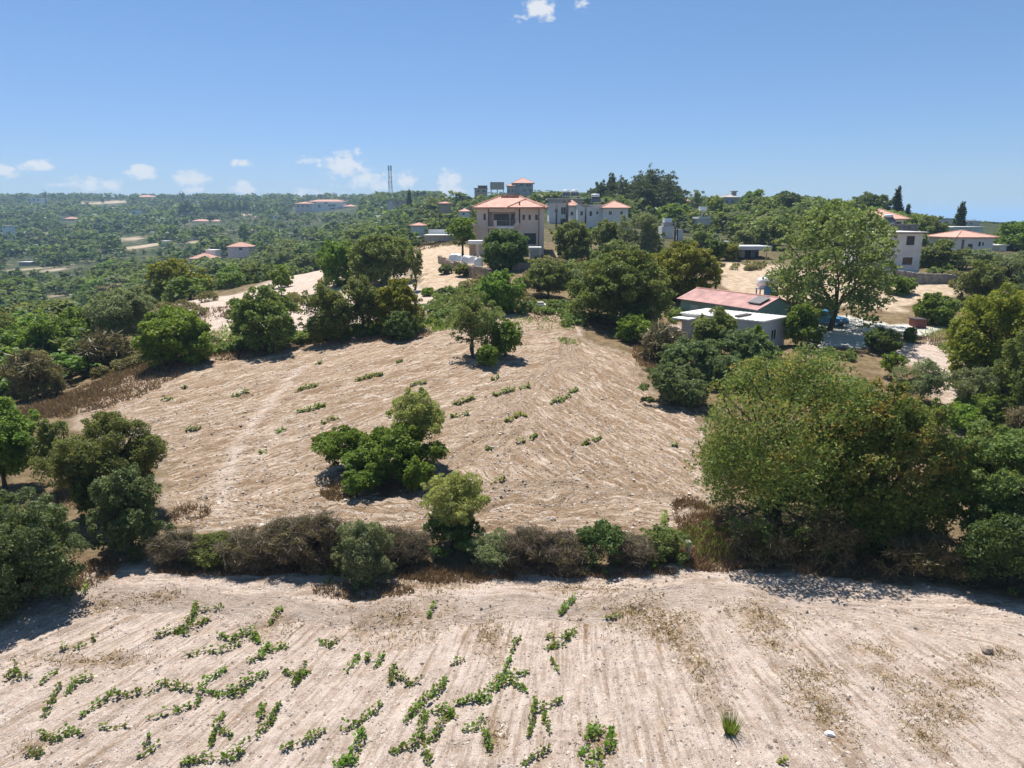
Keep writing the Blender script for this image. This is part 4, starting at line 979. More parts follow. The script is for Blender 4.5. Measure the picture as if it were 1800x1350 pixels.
# more small pale houses dotted over the far slopes
for (lab, y, u0, u1, vb, ve, roof, vr) in [
    ('tiny white house in the woods left of the bare hill patch', 1150, 20, 30, 372, 367, 'flat', None), ('tiny pale house below the flat-roofed hill house on the far left', 1000, 98, 110, 388, 384, 'flat', None),
    ('tiny cream house above the valley bare patch', 780, 126, 135, 405, 400, 'flat', None), ('tiny white house in the middle of the valley woods', 700, 263, 274, 415, 408, 'flat', None), ('small white house left of the long villa roofs', 560, 282, 292, 428, 424, 'flat', None),
    ('tiny roofed house below the white hillside complex', 950, 520, 530, 392, 387, 'hip', 384), ('small pale house hidden under the ridge left of the mast', 800, 480, 492, 384, 379, 'flat', None), ('small tan house in the trees below the mast', 520, 642, 652, 398, 391, 'flat', None),
    ('tiny pale house in the woods under the dark tree belt', 980, 445, 456, 386, 382, 'hip', 379), ('tiny white house at the far left edge of the valley', 650, 3, 14, 402, 397, 'flat', None)]:
    px_house('house', lab, y, u0, u1, vb, ve, 9, M_WHITE, [(u0 + (u1 - u0) * .3, ve + 1, u0 + (u1 - u0) * .55, vb - 1)], roof, vr, M_TILEOLD if roof == 'hip' else M_WHITE, over=.5)
# terrace walls and a pale lane on the far slope
def ribbon(name, pts, w, mat, h=0.0):
    mb = MB(); q = [at(u, v) for u, v in pts]
    for i in range(len(q) - 1):
        a, b = q[i], q[i + 1]; n = max(2, int((b - a).length / 12))
        for k in range(n):
            p0, p1 = a.lerp(b, k / n), a.lerp(b, (k + 1) / n); d = Vector((p1.x - p0.x, p1.y - p0.y, 0)).normalized(); s = Vector((-d.y, d.x, 0)) * w / 2
            z0, z1 = tz(p0.x, p0.y), tz(p1.x, p1.y)
            A, B, C_, D = [Vector((e.x, e.y, zz)) for e, zz in ((p0 - s, z0), (p1 - s, z1), (p1 + s, z1), (p0 + s, z0))]
            up = Vector((0, 0, h + .25)); dn = Vector((0, 0, -.6))
            mb.quad(A + up, B + up, C_ + up, D + up)
            if h: mb.quad(A + dn, B + dn, B + up, A + up).quad(C_ + dn, D + dn, D + up, C_ + up)
    return mb.build(name, mat)
M_LANE = simple_mat('pale_lane', (.50, .42, .33), .95, .15, .05)
tag(ribbon('lane', [(345, 419), (356, 413), (362, 406), (372, 402)], 5, M_LANE), kind='structure')
tag(ribbon('terrace_wall', [(362, 408.5), (395, 409), (425, 408.5)], 1.2, M_LANE, 1.6), 'pale terrace wall across the far slope below the dark tree belt', 'wall')
tag(ribbon('terrace_wall', [(340, 421), (375, 420.5), (400, 421)], 1.0, M_LANE, 1.3), 'lower pale terrace wall on the far slope beside the lane', 'wall')
# lattice mast
def mast():
    p = P(687, 345, 1200); r = thing('lattice_mast', 'tall steel lattice mast with antennas on the far ridge', 'mast', tuple(p))
    H = P(687, 291, 1200).z - p.z; mb = MB(); w0, w1 = 2.9, 2.0
    nlev = 16
    for k in range(nlev + 1):
        z = -6 + (H + 6) * k / nlev; w = w0 + (w1 - w0) * k / nlev; c = [(-w, -w), (w, -w), (w, w), (-w, w)]
        for i in range(4): mb.tube([(c[i][0], c[i][1], z), (c[(i + 1) % 4][0], c[(i + 1) % 4][1], z)], .09, 4)
        if k < nlev:
            z2 = -6 + (H + 6) * (k + 1) / nlev; w2 = w0 + (w1 - w0) * (k + 1) / nlev; c2 = [(-w2, -w2), (w2, -w2), (w2, w2), (-w2, w2)]
            for i in range(4):
                mb.tube([(*c[i], z), (*c2[i], z2)], .23, 4, cap=False)
                mb.tube([(*c[i], z), (*c2[(i + 1) % 4], z2)], .07, 4, cap=False); mb.tube([(*c[(i + 1) % 4], z), (*c2[i], z2)], .07, 4, cap=False)
    mb.build('lattice', M_MASTSTEEL, r)
    for (z, n) in ((H - 2, 4), (H - 6, 4), (H - 19, 3), (H - 26, 3), (H - 33, 2)):
        for i in range(n):
            a = 2 * math.pi * i / n + z; MB().box(-.55, .55, -.4, .4, -1.8, 1.8).build('antenna', M_PALEPANEL, r, loc=(math.cos(a) * 2.9, math.sin(a) * 2.9, z))
mast()
# utility poles and a cable
def pole(label, u, vt, vb, y, r=.16, arm=True):
    p = P(u, vb, y); gz = tz(p.x, y); zt = P(u, vt, y).z; o = thing('utility_pole', label, 'utility pole', (p.x, y, gz)); h = zt - gz
    MB().tube([(0, 0, -.5), (0, 0, h)], [r * 1.15, r * .8], 8).build('post', M_WOODPOLE, o, True)
    if arm:
        MB().box(-.9, .9, -.08, .08, h - .75, h - .6).build('crossarm', M_WOODPOLE, o)
        for x in (-.8, 0, .8): MB().tube([(x, 0, h - .6), (x, 0, h - .35)], .06, 6).build('insulator', M_GREY, o)
    return (p.x, y, zt - .4)
a1 = pole('dark pole in front of the white houses, nearest the beige house', 978, 357, 385, 170, .2, False)
a2 = pole('tall dark pole in the middle in front of the white houses', 996, 349, 390, 165, .28)
a3 = pole('dark pole in front of the white house with three windows', 1029, 357, 388, 165, .22)
a4 = pole('left pole of the close pair by the block hut', 1186, 389, 426, 160, .22)
a5 = pole('right pole of the close pair by the block hut', 1190, 400, 426, 160, .18, False)
def cable(label, a, b, sag):
    pts = [Vector(a).lerp(Vector(b), k / 14) - Vector((0, 0, sag * 4 * (k / 14) * (1 - k / 14))) for k in range(15)]
    tag(MB().tube(pts, .035, 4).build('overhead_cable', M_DARK), label, 'cable')
cable('thin dark cable between the two poles before the white houses', a2, a3, .4)
cable('long thin cable running right to the pair of poles by the hut', a3, a4, 1.2)

# ------------------------------------------------------------------ prefabricated houses, tank, pickup
def frame2(c, d):
    """object at corner c whose local x runs along d"""
    return math.atan2(d[1], d[0])
def prefab_green():
    c = P(1197, 524, 82); d = Vector((P(1322, 541, 72.5).x - c.x, 72.5 - 82)).normalized(); L = 11.5; W = 5.2
    g = 1.75; H = c.z - g
    r = thing('prefab_house', 'mint green prefabricated house with faded pink pitched roof', 'house', (c.x, 82, g), math.atan2(d.y, d.x))
    o1 = (1.6, 2.9, 1.75, 2.75); o2 = (5.2, 6.2, 1.4, 2.5)
    mb = MB(); wall_block(mb, 0, L, 0, W, -.6, H, [o1, o2], .1)
    rh = .95
    for x in (0, L): mb.poly([(x, 0, H), (x, W, H), (x, W / 2, H + rh)] if x == 0 else [(x, W, H), (x, 0, H), (x, W / 2, H + rh)])
    mb.build('wall', M_GREENMETAL, r)
    window(r, o1, 0, .1, pane=M_PALEPANEL, mull=1); window(r, o2, 0, .1, mull=1)
    MB().box(.02, L - .02, -.06, -.003, -.6, .25).build('plinth', M_TAN, r)
    mb = MB(); ov = .35
    for sgn, (ya, yb) in ((0, (-ov, W / 2)), (1, (W + ov, W / 2))):
        za = H - rh * ov / (W / 2) + .08; zb = H + rh + .08
        n = 46
        for k in range(n):                                        # corrugated sheets: ribs with real depth
            xa = -ov + (L + 2 * ov) * k / n; xb = xa + (L + 2 * ov) / n; xm = xa + (xb - xa) * .7
            q = [(xa, ya, za), (xm, ya, za), (xm, yb, zb), (xa, yb, zb)]; q2 = [(xm, ya, za + .035), (xb, ya, za + .035), (xb, yb, zb + .035), (xm, yb, zb + .035)]
            (mb.quad(*q).quad(*q2)) if sgn == 0 else (mb.quad(*q[::-1]).quad(*q2[::-1]))
            mb.quad((xm, ya, za), (xm, ya, za + .035), (xm, yb, zb + .035), (xm, yb, zb))
        mb.quad((-ov, ya, za - .05), (L + ov, ya, za - .05), (L + ov, yb, zb - .05), (-ov, yb, zb - .05))
        mb.quad((-ov, ya, za - .05), (L + ov, ya, za - .05), (L + ov, ya, za), (-ov, ya, za))
    mb.build('roof', M_PINKROOF, r)
    MB().tube([(-ov, W / 2, H + rh + .11), (L + ov, W / 2, H + rh + .11)], .09, 6).build('ridge_cap', M_TILEOLD, r)
    pn = MB(); pn.quad((L - 1.9, .5, H + .52), (L - .2, .5, H + .52), (L - .2, 2.0, H + 1.05), (L - 1.9, 2.0, H + 1.05)); pn.quad((L - 1.9, 2.0, H + .95), (L - .2, 2.0, H + .95), (L - .2, .5, H + .42), (L - 1.9, .5, H + .42)).quad((L - 1.9, .5, H + .42), (L - .2, .5, H + .42), (L - .2, .5, H + .52), (L - 1.9, .5, H + .52)).quad((L - 1.9, 2, H + .95), (L - 1.9, .5, H + .42), (L - 1.9, .5, H + .52), (L - 1.9, 2, H + 1.05))
    o = pn.build('solar_panel', simple_mat('dusty_solar_panel', (.14, .13, .13), .4, .1, 1), r)
prefab_green()
def prefab_white():
    c = P(1340, 567, 65.5); c2 = P(1382, 558, 68.9); d = Vector((c2.x - c.x, c2.y - c.y)); W = d.length; ang = math.atan2(d.y, d.x)
    g = 1.5; H = c.z - g; L = 8.6
    r = thing('prefab_house', 'pale grey prefabricated cabin with flat white roof behind the dark bushes', 'house', (c.x, 65.5, g), ang)
    # local x along the short end wall (faces the camera right), local y along the long wall
    o = (W * .42, W * .64, 1.15, 2.2)
    mb = MB(); wall_block(mb, 0, W, 0, L, -.8, H, [o], .08)
    mb.build('wall', M_PALEPANEL, r)
    window(r, o, 0, .08, mull=1)
    w2 = MB()
    for (a, b) in ((1.3, 2.2), (5.2, 6.2)): w2.box(-.035, -.003, a, b, 1.2, 2.15)
    w2.build('side_window', M_GLASS, r)
    seams = MB()
    for k in range(1, 7): seams.box(-.012, -.002, L * k / 7 - .02, L * k / 7 + .02, -.8, H)
    seams.build('panel_joints', M_STEEL, r)
    mb = MB().box(-.18, W + .18, -.18, L + .18, H + .003, H + .14)
    n = 18
    for k in range(n): mb.box(-.17, W + .17, -.1 + (L + .2) * k / n, -.1 + (L + .2) * (k + .22) / n, H + .142, H + .175)
    mb.build('roof', M_WHITEROOF, r)
    MB().box(W * .1, W * .6, 2.6, 3.1, H + .18, H + .32).build('roof_vent', M_DARK, r)
    MB().box(-1.7, -.25, L - 1.8, L + .1, H - .35, H - .22).build('canopy', M_WHITE, r)
prefab_white()
def tank():
    y = 79; p = P(1346, 517, y); gz = tz(p.x, y)
    r = thing('water_tank', 'round white water tank on blue panel stand behind the pink roof', 'water tank', (p.x, y, gz))
    zb = P(1346, 508, y).z - gz; zt = P(1346, 488, y).z - gz
    f = MB()
    for x in (-.85, .85):
        for yy in (-.6, .6): f.box(x - .06, x + .06, yy - .06, yy + .06, -.3, zb)
    f.box(-1.0, 1.0, -.75, .75, zb, zb + .08); f.build('stand', M_STEEL, r)
    MB().box(-.5, 1.0, -.82, -.76, zb - 1.2, zb + .35).build('panel', M_BLUE, r)
    t = MB(); R_ = .58; n = 18
    zc = zb + .72; xs = [-1.0, -.97, -.8, -.4, 0, .4, .8, .97, 1.0]; rs = [.25, .45, R_, R_, R_ * 1.03, R_, R_, .45, .25]
    t.tube([(x, 0, zc) for x in xs], rs, n); t.build('tank', M_PLASTIC, r, True)
    MB().tube([(-.05, 0, zc + R_ * .9), (-.05, 0, zc + R_ + .12)], .22, 12).build('filler_cap', M_BLUEDULL, r)
tank()
def pickup():
    p = at(1466, 577); g = p.z
    r = thing('pickup_truck', 'light blue pickup truck parked behind the poplar trunk', 'truck', (p.x - .2, p.y + 2.2, g), math.radians(-58))
    def prof(mb, pts, w, inset=0):
        n = len(pts)
        mb.poly([(x, -w, z) for x, z in pts]); mb.poly([(x, w, z) for x, z in reversed(pts)])
        for i in range(n):
            a, b = pts[i], pts[(i + 1) % n]; mb.quad((a[0], -w, a[1]), (a[0], w, a[1]), (b[0], w, b[1]), (b[0], -w, b[1]))
    b = MB(); prof(b, [(-2.5, .5), (2.4, .5), (2.45, .75), (2.35, 1.0), (1.2, 1.1), (-.3, 1.1), (-2.5, 1.1)], .82); b.build('body', M_BLUE, r)
    c = MB(); prof(c, [(-.55, 1.1), (1.15, 1.1), (.75, 1.68), (-.4, 1.72)], .74); c.build('cab', M_BLUE, r)
    g2 = MB(); g2.box(-.35, .15, -.755, -.745, 1.18, 1.58).box(.22, .68, -.755, -.745, 1.18, 1.55); g2.build('side_window', M_GLASS, r)
    MB().quad((1.16, -.66, 1.14), (1.16, .66, 1.14), (.80, .66, 1.64), (.80, -.66, 1.64)).build('windscreen', M_GLASS, r)
    MB().box(-2.4, -.65, -.7, .7, 1.102, 1.115).build('load_bed', M_DARK, r)
    for x in (-1.6, 1.55):
        for yy in (-.8, .8):
            w = MB().tube([(x, yy - .11, .34), (x, yy + .11, .34)], .34, 14).build('wheel', M_RUBBER, r)
            MB().tube([(x, yy - .118, .34), (x, yy + .118, .34)], .18, 10).build('rim', M_STEEL, w)
    for yy in (-.6, .6): MB().box(2.38, 2.46, yy - .14, yy + .14, .78, .92).build('headlight', M_PLASTIC, r)
    MB().box(2.4, 2.52, -.8, .8, .45, .6).build('bumper', M_DARK, r)
pickup()
slab_thing('skip', 'dark red metal box at the right end of the white yard', 'container', at(1620, 577).y, [('body', 1610, 562, 1630, 577, 0, 1.5, M_RUST), ('rim', 1609.4, 561, 1630.6, 562, -.08, 1.58, M_DARK)])
pt = at(948, 546)
slab_thing('cistern', 'small pale concrete block tank at the top edge of the ploughed field', 'water tank', pt.y, [('block', 942, 536, 960, 547.5, 0, 1.4, M_OLDWHITE), ('lid', 945, 532, 956, 536, .2, 1.2, M_GREY), ('pipe', 983, 536, 984, 548, .2, .3, M_PLASTIC)])
slab_thing('barrel', 'blue plastic drum beside the pale block tank', 'barrel', pt.y - .6, [('drum', 930, 539, 940, 549, 0, .7, M_BLUEDULL)])
slab_thing('stone_post', 'grey stone pillar at the hedge end left of the big carob tree', 'post', at(1211, 992).y, [('pillar', 1207.5, 956, 1214, 993, 0, .2, M_STONEG), ('cap', 1206.5, 953, 1215, 956, -.03, .23, M_STONEG)])
# ------------------------------------------------------------------ trees and shrubs one by one: name, label, category, style, u0, u1, top, foot, options
T = plant_tree
# front left
T('shrub', 'large grey-green shrub at the left edge of the vineyard', 'shrub', 'blue', -45, 152, 868, 1088, trunk=True, nlobes=40, cov=1.1)
T('tree', 'bright green tree cut by the left edge above the large shrub', 'tree', 'green', -60, 84, 700, 875, base=.12)
T('olive_tree', 'large dull olive tree with dark trunk mass left of the hedge', 'tree', 'thin', 118, 284, 727, 925, cov=1.6, base=.22, r0=.13, multi=3, nlobes=30)
T('shrub', 'dark ivy-choked stump mass under the large dull olive tree', 'shrub', 'dark', 138, 180, 790, 928, y=30.5, trunk=False, base=0, cov=.8)
T('olive_tree', 'small dark olive with forked trunk left of the large dull olive tree', 'tree', 'olive', 72, 140, 735, 872, base=.2, multi=2)
T('shrub', 'grey-green shrub in two lumps at the left end of the dry hedge', 'shrub', 'blue', 172, 298, 818, 985, nlobes=24)
# dry hedge between vineyard and ploughed field
HEDGE = [(280, 350, 925, 998, 'first dry bramble clump at the left end of the hedge'), (335, 420, 915, 1003, 'olive-brown bramble clump second in the hedge from the left'), (400, 490, 918, 1006, 'straggly brown bramble clump third in the hedge from the left'),
         (470, 560, 905, 1008, 'brown bramble clump with vines climbing its right side'), (530, 612, 893, 1008, 'tall dome of dry bramble with yellowish top left of the grey-green bush'), (660, 728, 912, 1000, 'greyish bramble clump just right of the grey-green bush'),
         (825, 905, 918, 1003, 'pale brown bramble clump right of the dark-based bush'), (885, 965, 922, 1004, 'bramble clump with green tufts on top in mid hedge'), (945, 1030, 928, 1008, 'grey-brown bramble clump in the right half of the hedge'),
         (1010, 1095, 915, 1003, 'dark bramble clump below the pale ploughed corner'), (1075, 1150, 930, 1000, 'low bramble clump with bright vine sprigs near the right hedge end'), (1130, 1198, 918, 996, 'last bramble clump at the right end of the hedge'),
         (700, 750, 928, 998, 'thin brown bramble clump left of the dark-based bush')]
for i, (a, b, c, d, lab) in enumerate(HEDGE):
    T('bramble_clump', lab, 'bramble', ['brown', 'olive', 'brown', 'brown', 'brown', 'brown', 'silver', 'brown', 'brown', 'dark', 'brown', 'olive', 'brown'][i], a - 10, b + 10, c + [12, 24, 16, 10, 6, 20, 18, 10, 18, 4, 16, 8, 18][i], d, depth=[.6, .9, .7, 1.0, .8, .6, .9, .7, .95, .8, .6, .9, .6][i], trunk=False, group='dry bramble clumps of the hedge', base=0, nlobes=22, cov=.62, seed=70 + i)
for o in [o for o in COL.objects if o.get('category') == 'bramble']:
    for ch in o.children:
        if ch.name.startswith('twigs'):
            rng = np.random.default_rng(int(abs(o.location.x * 100)) % 9999)
            V = np.array([v.co[:] for v in list(next(c for c in o.children if c.name.startswith('foliage')).data.vertices)[::40]])
            lob = np.array([[*p, .28, .28, .24] for p in V])
            V, F, ti = twigs(rng, lob, 5200, .42, .020)
            ch.data = np_mesh('twigs', V, F, LEAF['twig'], attrs={'tint': ('FLOAT', ti)})
T('shrub', 'upright grey-green bush standing in front of the dry hedge', 'shrub', 'silver', 592, 692, 912, 1034, nlobes=22, depth=.9, seed=12, base=.0, cov=1.2)
T('tamarisk', 'pale feathery bush with dark bare lower half in the hedge', 'shrub', 'pale', 742, 856, 830, 965, base=.30, multi=4, nlobes=26, y=27.6, cov=.85)
T('bramble_clump', 'dark bramble mass under the pale feathery bush', 'bramble', 'dark', 735, 850, 905, 1003, trunk=False, y=27.2, base=0, nlobes=16, cov=.8)
# clump in the ploughed field
T('almond_tree', 'pale olive-green almond tree rising behind the green clump in the ploughed field', 'tree', 'pale', 690, 783, 680, 830, base=.25, y=36.6, cov=1.35)
T('carob_shrub', 'dense green bush forming the right half of the clump in the field', 'shrub', 'green', 640, 772, 745, 868, y=34.9, nlobes=26)
T('carob_shrub', 'dense green bush forming the lower left of the clump in the field', 'shrub', 'green', 590, 690, 790, 872, y=34.0, nlobes=24)
T('fig_bush', 'spreading green bush reaching left out of the clump in the field', 'shrub', 'green', 556, 668, 752, 835, y=36.2, base=.2)
T('shrub', 'yellow-green shoots at the right foot of the field clump', 'shrub', 'bright', 712, 752, 800, 862, y=33.9, cov=.8)
# big trees front right
T('carob_tree', 'very large carob tree with orange-tipped crown at the right of the hedge', 'tree', 'carob_tip', 1190, 1552, 610, 985, y=28.0, nlobes=80, multi=4, r0=.22, depth=.85, seed=5)
T('carob_tree', 'second carob tree with orange tips merging with the very large one', 'tree', 'carob_tip', 1450, 1635, 664, 1005, y=27.2, nlobes=54, multi=3, r0=.16, depth=.9, seed=6)
T('tree', 'loose green tree with pale forked trunk near the right edge', 'tree', 'carob', 1640, 1840, 742, 1000, y=26.0, base=.24, nlobes=38, multi=2, r0=.15, bark=M_BARK_PALE, cov=.85, seed=8)
T('shrub', 'dark green bush under the loose tree at the right edge', 'shrub', 'dark', 1672, 1870, 865, 1050, nlobes=34, seed=9)
T('bramble_clump', 'grey leafless twiggy bush below the very large carob', 'bramble', 'brown', 1390, 1500, 905, 1002, trunk=False, base=0, cov=.25, seed=22)
T('bramble_clump', 'low reddish dry bush at the left foot of the very large carob', 'bramble', 'brown', 1290, 1390, 930, 998, trunk=False, base=0, cov=.35, seed=23)
T('bramble_clump', 'dark dry bush between the carob trunks and the loose tree', 'bramble', 'brown', 1510, 1680, 930, 1022, trunk=False, base=0, cov=.4, seed=24)
# dark bushes in front of the prefabs
T('lentisk_bush', 'blue-green bush at the left end of the dark group below the prefabs', 'shrub', 'blue', 1132, 1240, 640, 716, nlobes=26)
T('lentisk_bush', 'big blue-green bush in the middle of the dark group below the prefabs', 'shrub', 'blue', 1165, 1290, 592, 690, y=54, nlobes=30)
T('lentisk_bush', 'blue-green bush below the white-roofed cabin end wall', 'shrub', 'blue', 1245, 1355, 578, 668, y=57, nlobes=28)
T('lentisk_bush', 'small dark bush filling the hollow above the orange-tipped carob', 'shrub', 'dark', 1290, 1380, 625, 690, y=52)
T('olive_tree', 'grey olive bush directly in front of the white cabin roof', 'tree', 'olive', 1212, 1302, 541, 610, y=62, base=.05)
T('tree', 'leafy green sapling against the grey cabin end', 'tree', 'green', 1300, 1352, 572, 625, y=60, cov=.7)
# centre back
T('carob_tree', 'large dark round carob at the top right corner of the ploughed field', 'tree', 'carob', 1000, 1182, 440, 612, nlobes=44, y=72, multi=3, r0=.3)
T('shrub', 'small bright green bush under the large dark carob', 'shrub', 'bright', 1085, 1142, 552, 612, y=66.5)
T('dead_bush', 'reddish dry bush between the dark carob and the prefabs', 'shrub', 'dry', 1132, 1195, 572, 638, cov=.9)
T('tree', 'lighter green broad tree right of the large dark carob', 'tree', 'yellow', 1130, 1262, 424, 545, y=88, nlobes=30)
T('tree', 'slender tree with bare thin trunk and small dark head above the pink roof', 'tree', 'dark', 1240, 1276, 415, 508, y=96, base=.62, r0=.17)
T('olive_tree', 'airy olive with visible trunk standing alone at the top of the ploughed field', 'tree', 'thin', 783, 884, 512, 634, base=.2, multi=2, r0=.12, cov=1.35)
T('shrub', 'green bush close to the right of the lone airy olive', 'shrub', 'green', 858, 916, 558, 634)
T('shrub', 'low green shrub at the foot of the lone airy olive', 'shrub', 'bright', 838, 878, 604, 647)
T('tree', 'bright dark-green round tree below the beige house', 'tree', 'green', 846, 920, 473, 552, nlobes=26)
T('tree', 'olive-brown bushy tree beside the pale block tank', 'tree', 'olive', 922, 1006, 455, 545, y=84)
T('carob_tree', 'dark round carob right in front of the beige house', 'tree', 'dark', 843, 932, 400, 494, y=106, nlobes=30)
T('pine_tree', 'green lollipop tree with bare trunk left of the beige house', 'tree', 'green', 789, 838, 380, 447, y=121, base=.3, r0=.22)
T('olive_tree', 'olive tree right of the beige house with shaded trunk', 'tree', 'olive', 972, 1042, 386, 462, y=120, base=.02)
T('olive_tree', 'silvery olive below the white house with hipped roof', 'tree', 'silver', 1084, 1166, 366, 440, y=135, base=.02)
T('olive_tree', 'olive tree between the beige house olive and the silvery one', 'tree', 'olive', 1040, 1092, 385, 440, y=140)
T('shrub', 'dark small bush beside the pale drive right of the beige house', 'shrub', 'dark', 1048, 1078, 428, 458, y=110)
T('shrub', 'olive shrub against the rubble retaining wall', 'shrub', 'olive', 800, 832, 462, 496, y=101)
T('agave', 'blue-green spiky bush left of the retaining wall', 'shrub', 'blue', 772, 796, 464, 482)
T('shrub', 'dark bush at the top edge of the ploughed field left of the lone olive', 'shrub', 'dark', 768, 806, 506, 548, y=86)
T('shrub', 'tall green weed clump by the pale footpath gap in the tree row', 'shrub', 'bright', 742, 766, 506, 545, y=88)
# the row along the upper left edge of the ploughed field
T('fig_tree', 'bright green rounded tree at the left end of the field row', 'tree', 'bright', 248, 376, 540, 648, nlobes=34)
T('tree', 'broad olive-green tree second in the field row from the left', 'tree', 'carob', 408, 532, 500, 622, nlobes=32, multi=3)
T('tree', 'olive-brown airy tree third in the field row from the left', 'tree', 'thin', 530, 616, 500, 606, nlobes=30, cov=1.5, base=.0)
T('tree', 'narrow olive tree fourth in the field row from the left', 'tree', 'olive', 605, 672, 484, 592)
T('tree', 'yellow-green topped tree with dark skirt at the right end of the row', 'tree', 'yellow', 662, 746, 488, 588)
T('shrub', 'dark ivy mass under the yellow-green topped tree', 'shrub', 'dark', 676, 735, 545, 590, y=66)
T('fig_tree', 'small bright green tree on the edge of the upper pale terrace', 'tree', 'bright', 477, 514, 466, 506)
T('carob_tree', 'big round-topped tree on the upper terrace, rightmost of two', 'tree', 'olive', 616, 726, 408, 505, y=98, nlobes=40)
T('carob_tree', 'tall green tree on the upper terrace, leftmost of two', 'tree', 'green', 562, 624, 418, 500, y=100, nlobes=26)
T('tree', 'sparse greyish tree leaning right of the big round-topped one', 'tree', 'thin', 714, 746, 430, 520, y=92)
T('carob_tree', 'dark olive dome standing alone at the left end of the upper terrace', 'tree', 'yellow', 266, 362, 452, 527, nlobes=30)
T('tree', 'grey-green tree filling the gap right of the tree beside the block tank', 'tree', 'silver', 985, 1035, 470, 545, y=92)
T('tree', 'olive tree standing behind the large dark carob', 'tree', 'olive', 1045, 1120, 420, 480, y=108)
T('tree', 'yellowish tree behind the slender bare-trunked tree', 'tree', 'yellow', 1255, 1300, 425, 470, y=135)
T('olive_tree', 'grey-brown olive left of the bright green rounded tree', 'tree', 'silver', 165, 282, 503, 610, y=72, nlobes=28)
T('thorn_bush', 'bare brown thorn bush at the left edge of the ploughed field', 'shrub', 'brown', 22, 112, 612, 704, nlobes=24, base=0)
T('thorn_bush', 'greyish bare bush left of the field row', 'shrub', 'brown', 150, 228, 585, 652, base=0)
T('shrub', 'green bush above the bare brown thorn bush', 'shrub', 'green', 5, 150, 560, 660, y=66, nlobes=30)
T('tree', 'leafy green tree on the slope above the greyish bare bush', 'tree', 'green', 95, 190, 535, 625, y=74, nlobes=26)
T('tree', 'dull olive tree at the left edge on the slope', 'tree', 'olive', -40, 60, 545, 640, y=72)
# right side
T('poplar_tree', 'tall airy poplar with shimmering pale leaves right of the prefabs', 'tree', 'poplar', 1342, 1572, 346, 592, y=71.5, nlobes=95, r0=.30, lean=.3, base=.05, cov=.66, bark=M_BARK, seed=4)
T('shrub', 'green bush at the foot of the poplar beside the cabin', 'shrub', 'green', 1376, 1440, 530, 612, y=66.5, nlobes=24)
T('tree', 'yellowish-green broad tree at the right edge beyond the dirt track', 'tree', 'yellow', 1690, 1850, 496, 668, nlobes=46, y=51, multi=3)
T('tree', 'dark lower tree in front of the yellowish-green broad one', 'tree', 'carob', 1738, 1860, 578, 700, y=45, nlobes=28)
T('shrub', 'dark round bush on the edge of the white yard', 'shrub', 'dark', 1514, 1582, 575, 625)
T('shrub', 'little dark bush right of the round bush by the white yard', 'shrub', 'dark', 1586, 1612, 575, 602)
T('fig_bush', 'young fig with big leaves on the sandy ground', 'shrub', 'fig', 1546, 1586, 618, 668)
T('fig_bush', 'grey-green spreading young fig right of the big-leaved one', 'shrub', 'silver', 1575, 1658, 630, 716, cov=.8)
T('olive_tree', 'small pale grey olive beside the sandy track', 'tree', 'silver', 1664, 1746, 640, 722)
T('shrub', 'green bush in front of the small pale grey olive', 'shrub', 'green', 1712, 1794, 690, 752)
T('dead_bush', 'reddish dry bush at the right edge behind the loose tree', 'shrub', 'dry', 1762, 1830, 712, 782)
T('tree', 'low green weeds bush between carob and sandy track', 'shrub', 'bright', 1645, 1722, 708, 760, cov=.7)
T('tree', 'dark green leafy tree on the edge of the dry field right of the yard', 'tree', 'green', 1606, 1672, 514, 566, y=78, nlobes=24)
T('olive_tree', 'grey olive row tree behind the dry field at the right', 'tree', 'olive', 1685, 1760, 455, 530, y=88)
T('olive_tree', 'olive tree at the right edge below the white bungalow', 'tree', 'silver', 1745, 1830, 440, 520, y=98)
T('shrub', 'green creeper bush in front of the weathered white house', 'shrub', 'green', 1545, 1606, 484, 520, y=95)
T('olive_tree', 'olive tree between the two white houses on the right', 'tree', 'olive', 1618, 1690, 418, 482, y=120)
T('cypress', 'slim dark cypress beside the weathered white house', 'tree', 'column', 1641, 1654, 420, 452, y=125)
T('olive_tree', 'silvery olive below the white bungalow', 'tree', 'silver', 1672, 1745, 436, 482, y=118)
# skyline trees
def spires(k):
    def f(rng, rx, H, lob):
        out = []
        for i in range(k):
            th = rng.uniform(0, 6.28); q = rng.uniform(.1, .8) if i else 0; x, y = math.cos(th) * q * rx, math.sin(th) * q * rx; hh = H * (1 - .30 * q * q) * rng.uniform(.82, 1.0)
            if i == 0: hh = H
            for j in range(9):
                f_ = j / 8; r = rx * (.52 - .45 * f_ ** 1.35) * rng.uniform(.75, 1.2); out.append((x + rng.normal(0, r * .25), y + rng.normal(0, r * .25), hh * (.10 + .87 * f_), r, r, hh * .075))
        return np.array(out)
    return f
T('conifer', 'tall dark blue-green conifer left of the big pair on the crest', 'tree', 'pine', 1040, 1105, 303, 392, y=285, lobe_fn=spires(9))
T('conifer', 'broad tall conifer with several tops on the crest', 'tree', 'pine', 1080, 1198, 289, 400, y=275, lobe_fn=spires(18))
T('conifer', 'lower dark conifer at the left foot of the crest group', 'tree', 'pine', 1030, 1072, 328, 378, y=300)
T('tree', 'bare grey-brown tree right of the orange-roofed crest house', 'tree', 'thin', 1212, 1238, 332, 372, y=300)
T('tree', 'yellow-green bush in front of the orange-roofed crest house', 'tree', 'yellow', 1238, 1275, 343, 392, y=260)
T('tree', 'feathery green tree right of the grey gabled crest house', 'tree', 'green', 1300, 1346, 333, 392, y=280)
T('tree', 'dark wide tree on the crest left of the poplar', 'tree', 'dark', 1342, 1412, 336, 398, y=270, nlobes=30)
T('tree', 'green crown behind the poplar on the skyline', 'tree', 'green', 1408, 1490, 345, 405, y=250)
